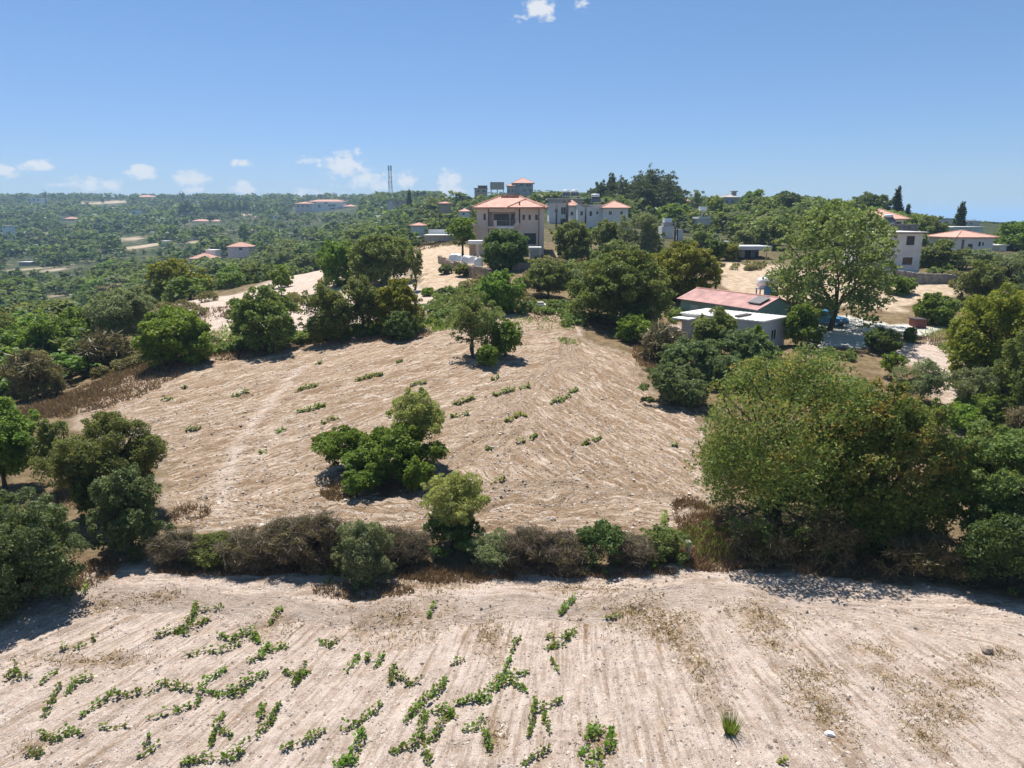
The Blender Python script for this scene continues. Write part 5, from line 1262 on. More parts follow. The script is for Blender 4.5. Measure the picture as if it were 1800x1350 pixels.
T('tree', 'dark ragged tree on the skyline right of the poplar', 'tree', 'dark', 1484, 1556, 337, 400, y=240, nlobes=30)
T('lombardy_poplar', 'tall slim dark poplar on the skyline behind the red roof', 'tree', 'column', 1560, 1586, 327, 395, y=220)
T('lombardy_poplar', 'short slim tree right of the tall slim poplar', 'tree', 'column', 1585, 1601, 357, 395, y=215)
T('tree', 'rounded dull green tree behind the weathered white house', 'tree', 'olive', 1598, 1662, 377, 418, y=170)
T('cypress', 'lone pointed dark cypress on the right skyline', 'tree', 'column', 1674, 1698, 353, 402, y=200)
T('pine_tree', 'round umbrella pine at the right edge of the skyline', 'tree', 'green', 1744, 1812, 388, 452, y=150, nlobes=30)
T('tree', 'grey-green trees clump below the crest left of the poplar', 'tree', 'silver', 1240, 1350, 372, 425, y=215, nlobes=30)
T('tree', 'leafy green trees below the conifers', 'tree', 'green', 1150, 1215, 358, 410, y=230)
T('tree', 'cactus-like pale green thicket below the crest', 'shrub', 'blue', 1270, 1330, 388, 424, y=185)
T('cypress', 'dark cypress on the wooded ridge right of the mast', 'tree', 'column', 711, 727, 332, 362, y=560)

# ------------------------------------------------------------------ scattered trees of the valley, the far hills and the village
rng = np.random.default_rng(77)
KIND = [('dark', 'pine'), ('dark', 'dark'), ('dark', 'dark'), ('mid', 'carob'), ('mid', 'carob'), ('mid', 'olive'), ('light', 'green'), ('grey', 'silver'), ('brown', 'brown')]
def proto_arrays(seed, n_lob, nleaf, leaf, style, base=.04, col=False):
    r = np.random.default_rng(seed); st = STYLE[style]
    lob = lobes_for(r, .5, .5, base, 1.0, n_lob, .34, wedge=.75 if col else 0)
    V, F, ti, tp = foliage(r, lob, leaf, 9, .7, st.get('tip', 0), .5, .15, nmax=nleaf)
    return V, F, ti, tp
def proto_trunk(seed):
    r = np.random.default_rng(seed); lob = lobes_for(r, .5, .5, .1, 1, 8, .3); return trunk_mb(r, 1, .035, .25, lob, 5, 5)
PROT = []
for k, (sh, stl) in enumerate(KIND):
    for s in range(2):
        V, F, ti, tp = proto_arrays(200 + k * 10 + s, 11, 1500, .085, stl)
        PROT.append((sh, stl, np_mesh('crown', V, F, LEAF[STYLE[stl]['m']], attrs={'tint': ('FLOAT', ti), 'tip': ('FLOAT', tp)}), proto_trunk(300 + k * 10 + s).mesh('trunk', M_BARK, True)))
LOWP = []
for k, (sh, stl) in enumerate([KIND[0], KIND[1], KIND[0], KIND[2], KIND[3], KIND[4], KIND[5], KIND[6]]):
    for s in range(3): LOWP.append((sh, stl, proto_arrays(400 + k * 10 + s, 6, 92, .235, stl)))
# candidates
def cand(n, t0, t1, y0, y1, pw):
    y = (rng.random(n) * (y1 ** pw - y0 ** pw) + y0 ** pw) ** (1 / pw); t = rng.uniform(t0, t1, n); return t * y, y
xa, ya = cand(10000, -.86, -.10, 110, 1750, 1.15)
xb, yb = cand(1500, -.9, -.30, 58, 330, 1.2)
xc, yc_ = cand(1900, -.2, .86, 90, 620, 1.15)
x_all = np.concatenate([xa, xb, xc]); y_all = np.concatenate([ya, yb, yc_])
z_all = terrain(x_all, y_all)
ok = np.ones(len(x_all), bool)
for n in POLY: ok &= ~inside(POLY[n] , x_all, y_all)
ok &= clearing_mask(x_all, y_all) < .3
ok &= (fbm(x_all / 80, y_all / 80, 3, 91) > .385) | (y_all < 140)
low = ~(fbm(x_all / 80, y_all / 80, 3, 91) > .385) & (y_all > 140) & (rng.random(len(x_all)) < .45)
ok |= low & (clearing_mask(x_all, y_all) < .3)
for n in POLY: ok &= ~inside(POLY[n], x_all, y_all)
t_ = x_all / y_all
ok &= ~((t_ > -.62) & (t_ < .0) & (y_all < 128) & ~((t_ < -.45) & (y_all > 112)))
ok &= ~((t_ >= 0) & (y_all < 150) & (t_ < .52)) & ~((t_ > .5) & (t_ < .6) & (y_all < 100))
ok &= ~((t_ < -.58) & (y_all < 62) & (y_all > 20) & (t_ > -.70))
def proj(x, y, z):
    dx, dy, dz = x, y, z - CAM_Z
    cz = dy * math.cos(PITCH) - dz * math.sin(PITCH); cy = dy * math.sin(PITCH) + dz * math.cos(PITCH)
    return 900 + FPX * dx / cz, 675 - FPX * cy / cz
hgt = np.interp(y_all, [60, 150, 400, 900], [3.2, 5.0, 6.5, 8.0]) * np.clip(rng.lognormal(-.05, .38, len(x_all)), .45, 1.9)
hgt = np.where((y_all > 105) & (y_all < 210) & (x_all / y_all > -.64) & (x_all / y_all < -.15), hgt * .5, hgt)
hgt = np.where(low, hgt * .5, hgt)
wid = hgt * rng.uniform(1.0, 1.9, len(x_all))
# keep the lines of sight to houses, fields and the skyline houses as open as the photograph shows them
KEEP = [(354, 346, 446, 372, 1060), (312, 350, 344, 379, 980), (832, 345, 962, 435, 125), (722, 430, 850, 512, 150), (960, 340, 1110, 385, 230), (832, 308, 940, 340, 560), (1184, 344, 1222, 356, 360), (1268, 333, 1300, 356, 360), (1160, 380, 1204, 418, 200), (1266, 422, 1352, 455, 155),
        (1525, 366, 1628, 480, 145), (1640, 354, 1752, 440, 290), (516, 344, 626, 372, 1250), (330, 440, 440, 452, 470), (44, 345, 74, 354, 1400), (744, 400, 800, 424, 180), (1225, 362, 1248, 390, 215), (336, 384, 388, 394, 920), (228, 368, 252, 376, 1100), (680, 345, 712, 358, 640),
        (30, 460, 56, 468, 520), (720, 388, 748, 402, 240), (806, 366, 826, 378, 250), (1262, 458, 1700, 520, 130), (110, 380, 134, 390, 1050), (683, 290, 691, 338, 1250), (1750, 428, 1795, 450, 155), (768, 354, 792, 360, 330)]
for (u, v, ru, rv) in [(240, 420, 16, 3), (255, 432, 20, 2), (100, 474, 22, 2), (40, 470, 30, 2), (105, 520, 20, 2), (190, 357, 32, 2)]:
    KEEP.append((u - ru, v - rv, u + ru, v + rv, 2000))
u0_, vb_ = proj(x_all, y_all, z_all); _, vt_ = proj(x_all, y_all, z_all + hgt)
hw = wid / 2 / y_all * FPX
for (a, b, c, d, yy) in KEEP:
    ok &= ~((u0_ + hw * .8 > a) & (u0_ - hw * .8 < c) & (vb_ > b) & (vt_ < d - 1) & (y_all < yy))
x_all, y_all, z_all, hgt, wid, u0_, vb_, vt_ = [a[ok] for a in (x_all, y_all, z_all, hgt, wid, u0_, vb_, vt_)]
# skyline on the crest must not rise above what the photograph shows
lim = np.interp(u0_, [0, 100, 500, 640, 800, 830, 940, 960, 1230, 1400, 1600, 1700, 1800], [336, 338, 340, 334, 336, 338, 334, 338, 346, 342, 374, 394, 394])
hgt = np.where(vt_ < lim, np.maximum(1.5, hgt - (lim - vt_) / FPX * y_all), hgt)
vis = (u0_ > -40) & (u0_ < 1840)
x_all, y_all, z_all, hgt, wid, u0_, vb_ = [a[vis] for a in (x_all, y_all, z_all, hgt, wid, u0_, vb_)]
size = hgt * wid / y_all ** 2; order = np.argsort(-size)
NIND = 290
WORD = {'dark': 'dark green bushy tree', 'mid': 'mid green rounded tree', 'light': 'light green leafy tree', 'grey': 'silvery grey-green tree', 'brown': 'brownish sparse tree'}
def zone(u, v):
    if u < 760:
        return ('near the far crest on the left' if v < 366 else 'on the far left slope below the crest' if v < 400 else 'on the wooded valley floor at the left' if v < 462 else 'on the near slope between valley and ploughed field')
    return 'behind and left of the beige house' if u < 960 else 'around the white houses and conifers right of the beige house' if u < 1250 else 'on the rise behind the tall poplar' if u < 1560 else 'around the white houses at the right edge'
kind_n = vnoise(x_all / 70, y_all / 70, 3) * .6 + rng.random(len(x_all)) * .55
far_n = np.clip((y_all - 250) / 600, 0, 1)
for i in order[:NIND]:
    pr = PROT[min(len(PROT) - 1, int(kind_n[i] / 1.15 * len(PROT)))]
    zn = zone(u0_[i], vb_[i]); r = thing('tree', WORD[pr[0]] + ' ' + zn, 'tree', (x_all[i], y_all[i], z_all[i] - .1), rng.uniform(0, 6.28), {'dark': 'dark', 'mid': 'mid green', 'light': 'light green', 'grey': 'silvery', 'brown': 'brownish'}[pr[0]] + ' trees ' + zn)
    r.scale = (wid[i], wid[i], hgt[i])
    link_mesh('crown', pr[2], r); link_mesh('trunk', pr[3], r)
groups = {}
for i in order[NIND:]:
    pr = LOWP[min(len(LOWP) - 1, int(kind_n[i] / 1.15 * len(LOWP)))]
    key = ('left' if u0_[i] < 760 else 'right', pr[1]); groups.setdefault(key, []).append((i, pr[2]))
for (side, stl), lst in groups.items():
    VV, FF, TI, TP, off = [], [], [], [], 0
    for i, (V, F, ti, tp) in lst:
        a = rng.uniform(0, 6.28); c, s = math.cos(a), math.sin(a)
        W = np.stack([(V[:, 0] * c - V[:, 1] * s) * wid[i] + x_all[i], (V[:, 0] * s + V[:, 1] * c) * wid[i] + y_all[i], V[:, 2] * hgt[i] + z_all[i] - .1], 1)
        VV.append(W); FF.append(F + off); off += len(V); TI.append(np.clip(ti * .8 + rng.uniform(-.3, .15), 0, 1.1)); TP.append(tp)
    o = link_mesh('far_woodland' if side == 'left' else 'village_trees', np_mesh('far_woodland', np.concatenate(VV), np.concatenate(FF), LEAF[STYLE[stl]['m']], attrs={'tint': ('FLOAT', np.concatenate(TI)), 'tip': ('FLOAT', np.concatenate(TP))}))
    word = {'pine': 'blue-green', 'dark': 'dark green', 'carob': 'mid green', 'olive': 'olive green', 'green': 'fresh green', 'silver': 'silvery', 'brown': 'brownish'}[stl]
    tag(o, f'{word} far trees of the {"wooded hills on the left" if side == "left" else "village rise"} reading as one mass', 'woodland', kind='stuff')
# the belt of tall dark cypresses and other tall dark trees on the far hill
def far_tree(label, cat, name, u, vt, vb, w, y, stl, col=True, group=None):
    p = P(u, vb, y); gz = tz(p.x, y); zt = P(u, vt, y).z; W = w / FPX * y
    key = (stl, col)
    if key not in far_tree.c:
        V, F, ti, tp = proto_arrays(900 + len(far_tree.c), 9, 900, .10, stl, .02, col); far_tree.c[key] = (np_mesh('crown', V, F, LEAF[STYLE[stl]['m']], attrs={'tint': ('FLOAT', ti), 'tip': ('FLOAT', tp)}), proto_trunk(910 + len(far_tree.c)).mesh('trunk', M_BARK, True))
    r = thing(name, label, cat, (p.x, y, gz - .2), rng.uniform(0, 6), group); r.scale = (W, W, max(2, zt - gz)); link_mesh('crown', far_tree.c[key][0], r); link_mesh('trunk', far_tree.c[key][1], r)
far_tree.c = {}
GB = 'tall dark trees of the belt on the far hill'
for k, (u, vt) in enumerate([(361, 349), (369, 347), (377, 350), (385, 349), (393, 351), (404, 347), (412, 349), (421, 348), (429, 350), (438, 349)]):
    far_tree('tall dark tree in the long belt below the far crest', 'tree', 'cypress', u, vt, 374, 13, 1080, 'dark', False, GB)
for k, (u, vt) in enumerate([(320, 353), (328, 351), (336, 355)]): far_tree('tall dark tree in the square clump left of the long belt', 'tree', 'cypress', u, vt, 381, 14, 1000, 'pine', False, 'tall dark trees of the square clump')
far_tree('slim dark cypress standing alone in the left valley woods', 'tree', 'cypress', 201, 463, 492, 9, 330, 'pine')
far_tree('small dark cypress on the far crest at the left', 'tree', 'cypress', 79, 334, 345, 9, 1480, 'dark', False)
far_tree('dark square-topped tree on the far crest near the pink-roofed house', 'tree', 'tree', 180, 342, 353, 8, 1450, 'dark', False)
far_tree('dark round tree on the crest above the square clump', 'tree', 'tree', 320, 336, 348, 12, 1450, 'dark', False)
far_tree('dark slim cypress on the left far hill below the crest', 'tree', 'cypress', 81, 346, 360, 5, 1300, 'pine')
far_tree('dark cypress beside the low white house in the valley', 'tree', 'cypress', 369, 377, 396, 6, 880, 'pine')
far_tree('dark tree on the crest left of the white hillside complex', 'tree', 'tree', 508, 340, 350, 12, 1400, 'dark', False)
far_tree('dark slim tree at the right end of the terraces in the valley', 'tree', 'cypress', 433, 392, 422, 12, 520, 'dark', False)

# ------------------------------------------------------------------ vines
VN = {'quads': 0}
def vine(label, shoots, w=9, mat='vine', dens=1.0, h=.27, group=None, name='vine', cat='vine', leaf=.105):
    """sprawling vine: shoots as lists of photo pixels on the ground, w = half width in pixels"""
    VN['quads'] += 1; rg = np.random.default_rng(500 + VN['quads'])
    pts = [[at(u, v) for u, v in s] for s in shoots]
    c = sum((p for s in pts for p in s), Vector()) / sum(len(s) for s in pts)
    gz = float(ground_z(c.x, c.y)[0]); r = thing(name, label, cat, (c.x, c.y, gz), group=group)
    dist = math.hypot(c.y, CAM_Z); half = w / FPX * dist * .66
    C = []; st = MB()
    for s in pts:
        L = sum((s[i + 1] - s[i]).length for i in range(len(s) - 1))
        n = max(14, int(L * 74 * dens * max(.5, half / .13)))
        seg = np.array([[p.x, p.y] for p in s]); ln = np.hypot(*np.diff(seg, axis=0).T); cum = np.concatenate([[0], np.cumsum(ln)])
        q = rg.random(n) * cum[-1]; px = np.interp(q, cum, seg[:, 0]); py = np.interp(q, cum, seg[:, 1])
        taper = .45 + .75 * np.sin(math.pi * np.clip(q / cum[-1] * .8 + .12, 0, 1)) * (.6 + .6 * vnoise(q * 3.1, q * 0 + len(C), 5))
        th = rg.uniform(0, 6.28, n); rr = np.sqrt(rg.random(n)) * half * taper
        px = px + np.cos(th) * rr; py = py + np.sin(th) * rr * 1.15
        pz = ground_z(px, py) + .03 + h * rg.random(n) ** 1.2 * taper * (1 - .6 * (rr / (half * taper + 1e-6)) ** 2)
        C.append(np.stack([px - c.x, py - c.y, pz - gz], 1))
        line = [(p.x - c.x, p.y - c.y, float(ground_z(p.x, p.y)[0]) - gz + .05 + (.08 if 0 < i < len(s) - 1 else 0)) for i, p in enumerate(s)]
        st.tube(line, .012, 4)
    C = np.concatenate(C); C = C[vnoise(C[:, 0] * 2.4 + 50, C[:, 1] * 2.4 + 50, VN['quads']) + .25 * rg.random(len(C)) > .34] if len(C) > 60 else C
    N = unit(rg, len(C)) * .75; N[:, 2] = np.abs(N[:, 2]) + .45; N /= np.linalg.norm(N, axis=1, keepdims=True)
    V, F = leaf_quads(C, N, rg, leaf, leaf * .85)
    tint = np.clip(.25 + .6 * rg.random(len(C)) + .5 * (C[:, 2] - .15), 0, 1); tip = np.clip(rg.random(len(C)) * 4 - 2.9, 0, 1)
    link_mesh('leaves', np_mesh('leaves', V, F, LEAF[mat], attrs={'tint': ('FLOAT', np.repeat(tint, 4)), 'tip': ('FLOAT', np.repeat(tip, 4))}), r)
    st.build('canes', M_TWIG, r)
VINES = [
 ('large forked vine highest on the left of the vineyard', [[(275, 1122), (300, 1110), (330, 1115)], [(310, 1115), (340, 1085), (345, 1060)], [(340, 1078), (390, 1070)], [(325, 1108), (368, 1090)]], 10),
 ('vine with three raised tufts right of the highest forked vine', [[(385, 1121), (420, 1125), (440, 1108), (455, 1132)], [(405, 1128), (432, 1112), (440, 1105)]], 11),
 ('narrow upright vine shoot below the left hedge', [[(470, 1102), (485, 1085), (497, 1070)]], 6),
 ('long thin trailing vine running left from the tufted one', [[(318, 1160), (340, 1153), (390, 1146), (425, 1132)]], 6),
 ('small leafy vine with a side shoot to the right, upper middle left', [[(437, 1163), (460, 1155), (472, 1135)], [(475, 1145), (505, 1136)]], 10),
 ('tiny triple vine near the left shrub shadow', [[(163, 1131), (164, 1118)], [(130, 1141), (152, 1135)], [(106, 1145), (118, 1140)]], 6),
 ('upright vine at the left picture edge', [[(12, 1196), (24, 1185), (27, 1166)], [(25, 1190), (52, 1188)]], 8),
 ('slim slanting vine right of the left picture edge', [[(72, 1203), (86, 1190), (102, 1180)]], 6),
 ('dense leaf mound pair on the left of the vineyard', [[(116, 1222), (133, 1200), (146, 1192)], [(148, 1196), (162, 1188)]], 9),
 ('ragged yellowing vine below the leaf mound pair', [[(75, 1265), (86, 1240), (100, 1215), (106, 1206)]], 8),
 ('slender broken vine row in the lower left', [[(140, 1263), (166, 1245), (186, 1232), (202, 1215)]], 7),
 ('trailing vine ending in a leafy head, left of centre', [[(195, 1228), (226, 1225), (250, 1217)], [(255, 1225), (276, 1214), (292, 1200)], [(290, 1206), (338, 1213)]], 8),
 ('tall curved vine left of the broad green one', [[(345, 1238), (355, 1215), (375, 1195), (396, 1180)]], 10),
 ('broad dense vine slanting up to the right in the left half', [[(362, 1220), (400, 1222), (422, 1210), (446, 1195), (470, 1183)], [(405, 1224), (428, 1216)]], 12),
 ('vine with raised right end below the tall curved one', [[(258, 1269), (290, 1256), (312, 1254), (335, 1240)]], 8),
 ('flat short vine shoot lying alone in the lower left', [[(178, 1280), (196, 1281), (221, 1278)]], 6),
 ('spreading vine tuft low at the left', [[(75, 1295), (100, 1304), (116, 1290), (146, 1293)], [(95, 1310), (112, 1302)]], 10),
 ('round olive weed in the bottom left corner', [[(44, 1326), (60, 1320), (72, 1330)]], 13),
 ('small star-shaped vine near the bottom left', [[(240, 1331), (262, 1324), (281, 1310)], [(255, 1312), (261, 1294)]], 7),
 ('hooked vine left of the long bottom vine', [[(368, 1312), (380, 1286), (395, 1254)], [(385, 1284), (406, 1296)]], 8),
 ('longest vine climbing from the bottom edge to the right', [[(318, 1346), (360, 1336), (402, 1334), (430, 1316), (456, 1290), (476, 1265), (492, 1238)], [(456, 1266), (464, 1238)]], 11),
 ('sparse drooping vine right of the longest vine', [[(494, 1321), (530, 1310), (572, 1290)]], 7),
 ('x-shaped vine under the upright hedge bush', [[(498, 1180), (522, 1190), (548, 1178)], [(514, 1206), (530, 1186), (536, 1164)]], 9),
 ('small dark vine on brown straw below the hedge', [[(560, 1130), (580, 1136), (594, 1124)]], 8),
 ('leafy vine cut by the bottom edge left of centre', [[(600, 1342), (622, 1328), (640, 1288)], [(588, 1346), (630, 1344)]], 13),
 ('row of three little vine tufts left of centre', [[(608, 1180), (625, 1166), (629, 1152)], [(644, 1164), (650, 1144)], [(660, 1176), (673, 1152)]], 8),
 ('double vine right of the three little tufts', [[(684, 1212), (690, 1192), (694, 1174)], [(698, 1190), (722, 1206)], [(724, 1206), (746, 1190)]], 9),
 ('broken vine slanting up below the double vine', [[(618, 1281), (640, 1266), (656, 1256), (672, 1238)], [(600, 1286), (616, 1280)]], 8),
 ('wide loose vine above the six-armed one', [[(714, 1272), (740, 1240), (770, 1216), (786, 1194)], [(745, 1264), (780, 1246), (802, 1262)]], 11),
 ('big vine with arms in all directions near the bottom centre', [[(688, 1326), (730, 1311), (741, 1290), (746, 1254)], [(740, 1311), (760, 1300), (780, 1270), (796, 1250)], [(744, 1320), (757, 1348)]], 10),
 ('star-shaped vine in the middle of the vineyard', [[(800, 1240), (840, 1226), (862, 1214), (886, 1184), (896, 1158)], [(870, 1210), (900, 1190), (931, 1180)], [(898, 1195), (927, 1216)], [(840, 1232), (865, 1228)]], 10),
 ('forked vine with a drooping right arm', [[(814, 1282), (836, 1280), (851, 1258)], [(844, 1274), (856, 1300), (864, 1322)]], 10),
 ('arch-shaped vine right of the forked one', [[(929, 1297), (936, 1262), (940, 1230)], [(940, 1250), (960, 1245), (988, 1234)], [(954, 1255), (966, 1292)]], 8),
 ('thick dark vine mound on the upper right of the vines', [[(958, 1142), (986, 1130), (1012, 1108)], [(962, 1120), (1000, 1122)]], 11),
 ('little tuft just below the thick vine mound', [[(970, 1160), (979, 1182)]], 7),
 ('topmost slim vine below the hedge centre', [[(984, 1081), (1000, 1062), (1011, 1050)]], 8),
 ('tiny leaning vine sprig below the pale feathery bush', [[(752, 1085), (766, 1065)]], 7),
 ('thin curved sprig left of the thick vine mound', [[(899, 1146), (905, 1130), (916, 1120)]], 6),
 ('faint flat sprig above the star-shaped vine', [[(794, 1171), (816, 1160)]], 5),
 ('flat olive sprig on brown straw right of the topmost vine', [[(1062, 1091), (1092, 1085)]], 7),
 ('big round vine mass cut by the bottom edge right of centre', [[(1020, 1332), (1036, 1292), (1050, 1268)], [(1040, 1332), (1072, 1320), (1076, 1284)], [(1028, 1347), (1062, 1346)], [(1040, 1300), (1060, 1285)]], 12),
 ('low vine at the bottom edge left of the big round mass', [[(918, 1347), (942, 1330), (968, 1318)]], 8),
]
for lab, sh, w in VINES:
    vine(lab, sh, w, mat='vine' if 'weed' not in lab else 'olive')
def grass_tuft():
    p = at(1284, 1288); rg = np.random.default_rng(3); n = 170; gz = float(ground_z(p.x, p.y)[0])
    r = thing('grass_tuft', 'single upright tuft of green grass on the right of the vineyard', 'grass', (p.x, p.y, gz))
    th = rg.uniform(0, 6.28, n); q = np.sqrt(rg.random(n)) * .16; B0 = np.stack([np.cos(th) * q, np.sin(th) * q, np.zeros(n)], 1)
    D = np.stack([np.cos(th) * rg.uniform(.05, .6, n), np.sin(th) * rg.uniform(.05, .6, n), np.ones(n)], 1); D /= np.linalg.norm(D, axis=1, keepdims=True); Hh = rg.uniform(.3, .78, n)[:, None]
    S = np.cross(D, unit(rg, n)); S /= np.linalg.norm(S, axis=1, keepdims=True); w = .014
    V = np.stack([B0 - S * w, B0 + S * w, B0 + D * Hh], 1).reshape(-1, 3)
    link_mesh('blades', np_mesh('blades', V, np.arange(3 * n).reshape(n, 3), LEAF['bright'], attrs={'tint': ('FLOAT', np.repeat(rg.random(n), 3))}), r)
grass_tuft()
vine('small yellow weed at the bottom edge right of the grass tuft', [[(1366, 1342), (1382, 1342)]], 8, 'yellow', 1, .2, name='weed', cat='weed')
GV = 'self-sown green vine patches on the ploughed slope'
for (u, v, r) in [(648, 665, 25), (540, 685, 20), (548, 722, 25), (580, 742, 16), (495, 758, 10), (340, 755, 12), (422, 695, 15), (294, 705, 10), (325, 683, 5), (815, 707, 20), (885, 692, 20), (808, 733, 16), (985, 707, 18), (937, 768, 7), (860, 788, 6), (915, 778, 8), (1040, 780, 18), (875, 848, 14), (463, 797, 7), (735, 676, 14), (922, 684, 9), (1008, 690, 8), (1185, 788, 6), (702, 640, 6), (560, 640, 6), (870, 668, 8)]:
    lab = 'large flat green vine patch on the ploughed slope' if r >= 15 else 'little green sprig on the ploughed slope'
    vine(lab, [[(u - r, v + r * .22), (u - r * .2, v + r * .05), (u + r, v - r * .30)]], max(4, r * .24), 'vine', .8, .35, group=GV + (', large ones' if r >= 15 else ', little ones'), leaf=.17)
vine('yellow-green vine patch in the middle of the ploughed slope', [[(888, 742), (906, 733), (926, 730)]], 5, 'yellow', .9, .3, leaf=.17)
for lab, sh in [('bright vine sprigs climbing the hedge left of the grey-green bush', [[(545, 1010), (552, 985), (560, 960)], [(575, 1028), (590, 1010)]]), ('bright vine sprigs right of the grey-green hedge bush', [[(686, 985), (692, 960)]]),
                ('yellow-green creeper low at the right end of the hedge', [[(1005, 1003), (1045, 1005)], [(1085, 985), (1090, 950)]]), ('bright green sprout at the hedge foot near the stone pillar', [[(1148, 1008), (1160, 985)], [(1165, 930), (1170, 905)]]),
                ('green creeper at the foot of the left bramble clumps', [[(345, 998), (380, 985), (400, 970)]]), ('green weeds at the right foot of the large left shrub', [[(140, 1050), (155, 1035)]])]:
    vine(lab, sh, 9, 'bright', .9, .6, name='creeper', cat='creeper')

# ------------------------------------------------------------------ dry grass, straw and weeds (nobody could count them)
def blades(name, label, cat, spots, mat, seed, lie=.55):
    rg = np.random.default_rng(seed); CC, HH = [], []
    for (u, v, ru, rv, n, h) in spots:
        c = at(u, v); rx = abs(at(u + ru, v).x - c.x); a = at(u, v - rv); b = at(u, v + rv)
        th = rg.uniform(0, 6.28, n); q = np.sqrt(rg.random(n)) if lie > .1 else rg.random(n) ** .8 * 1.25
        x = c.x + np.cos(th) * q * rx; y = np.where(np.sin(th) > 0, c.y + np.sin(th) * q * (a.y - c.y), c.y + np.sin(th) * q * (c.y - b.y))
        keep = fbm(x * 1.3, y * 1.3, 3, seed) + rg.random(n) * .5 > .68
        x, y = x[keep], y[keep]
        CC.append(np.stack([x, y, ground_z(x, y)], 1)); HH.append(h * rg.uniform(.4, 1.3, len(x)))
    C = np.concatenate(CC); H = np.concatenate(HH)[:, None]; n = len(C)
    D = unit(rg, n) * .75; D[:, 2] = np.abs(D[:, 2]) * .7 + lie; D /= np.linalg.norm(D, axis=1, keepdims=True)
    S = np.cross(D, unit(rg, n)); S /= np.linalg.norm(S, axis=1, keepdims=True) + 1e-9
    dist = np.hypot(C[:, 1], CAM_Z)[:, None]; w = np.maximum(.007, .00065 * dist)
    V = np.stack([C - S * w, C + S * w, C + D * H + S * w * .3, C + D * H - S * w * .3], 1).reshape(-1, 3)
    t = np.repeat(np.clip(rg.random(n) * .7 + .3 * vnoise(C[:, 0] * .5, C[:, 1] * .5, 3), 0, 1), 4)
    o = link_mesh(name, np_mesh(name, V, np.arange(4 * n).reshape(n, 4), LEAF[mat], attrs={'tint': ('FLOAT', t)})); tag(o, label, cat, kind='stuff')
    return n
S1 = [(u, v, ru * 1.05, rv * 1.05, int(ru * rv * .42), .13) for (u, v, ru, rv) in STRAW_PATCH]
nb = blades('straw_litter', 'flattened tan straw and dry weeds lying on the vineyard soil', 'straw', S1, 'straw', 5, .02)
S2 = [(1235, 925, 45, 50, 9000, 0.22), (1250, 985, 70, 20, 5250, 0.28), (640, 1040, 90, 14, 2250, 0.14), (800, 1012, 110, 12, 3300, 0.21), (420, 1004, 150, 10, 3750, 0.17), (1050, 1006, 140, 9, 3000, 0.17), (325, 905, 40, 18, 900, .25), (600, 862, 35, 18, 2100, 0.21), (700, 858, 40, 10, 1500, 0.17),
      (190, 690, 80, 40, 7500, 0.35), (95, 715, 50, 30, 5250, 0.35), (270, 645, 70, 14, 3750, 0.35), (430, 622, 60, 10, 1800, 0.32), (1440, 985, 90, 30, 4500, 0.28), (1600, 985, 100, 30, 4500, 0.28), (160, 1010, 40, 30, 1800, 0.21), (1160, 640, 40, 35, 3750, 0.35), (760, 430, 60, 7, 2250, 0.35),
      (140, 870, 60, 25, 2250, 0.28), (1640, 600, 40, 8, 750, 0.21), (640, 595, 120, 8, 1800, 0.28), (1180, 600, 40, 25, 1800, 0.28), (980, 560, 60, 10, 750, 0.21), (460, 545, 60, 12, 2250, 0.42), (340, 560, 50, 14, 1500, 0.35)]
nb += blades('dry_grass', 'tall brown dry grass along the hedge and field margins', 'grass', S2, 'hay', 6)
S3 = [(720, 578, 90, 10, 1800, .45), (790, 565, 40, 10, 800, .4), (600, 520, 60, 10, 500, .4), (500, 440 + 30, 60, 12, 1200, .6), (1000, 600, 20, 6, 250, .25), (1250, 960, 60, 30, 800, .4), (420, 575, 30, 20, 900, .5), (1680, 740, 50, 20, 1200, .5), (1560, 480 + 12, 50, 8, 600, .5), (1700, 600, 60, 20, 800, .4), (950, 600 - 30, 60, 12, 400, .3)]
nb += blades('green_weeds', 'low green weeds along the field margins', 'weeds', S3, 'bright', 7)
def undergrowth(name, label, spots, style, seed, leafk=.0055):
    rg = np.random.default_rng(seed); st = STYLE[style]; VV, FF, TI, TP, off = [], [], [], [], 0
    for (u, v, ru, rv, n, h) in spots:
        c = at(u, v); rx = abs(at(u + ru, v).x - c.x); ry = abs(at(u, v - rv).y - at(u, v + rv).y) / 2
        th = rg.uniform(0, 6.28, n); q = np.sqrt(rg.random(n)); x = c.x + np.cos(th) * q * rx; y = c.y + np.sin(th) * q * ry
        z = ground_z(x, y); hh = h * rg.uniform(.45, 1.2, n); w = hh * rg.uniform(.6, 1.1, n)
        lob = np.stack([x, y, z + hh * .35, w, w, hh * .6], 1); leaf = max(.08, leafk * math.hypot(c.y, CAM_Z))
        V, F, ti, tp = foliage(rg, lob, leaf, 2.2, st['asp'], st.get('tip', 0), .45, .1)
        V[:, 2] = np.maximum(V[:, 2], terrain(V[:, 0], V[:, 1]) - .1)
        VV.append(V); FF.append(F + off); off += len(V); TI.append(ti); TP.append(tp)
    o = link_mesh(name, np_mesh(name, np.concatenate(VV), np.concatenate(FF), LEAF[st['m']], attrs={'tint': ('FLOAT', np.concatenate(TI)), 'tip': ('FLOAT', np.concatenate(TP))})); tag(o, label, 'undergrowth', kind='stuff')
    return off // 4
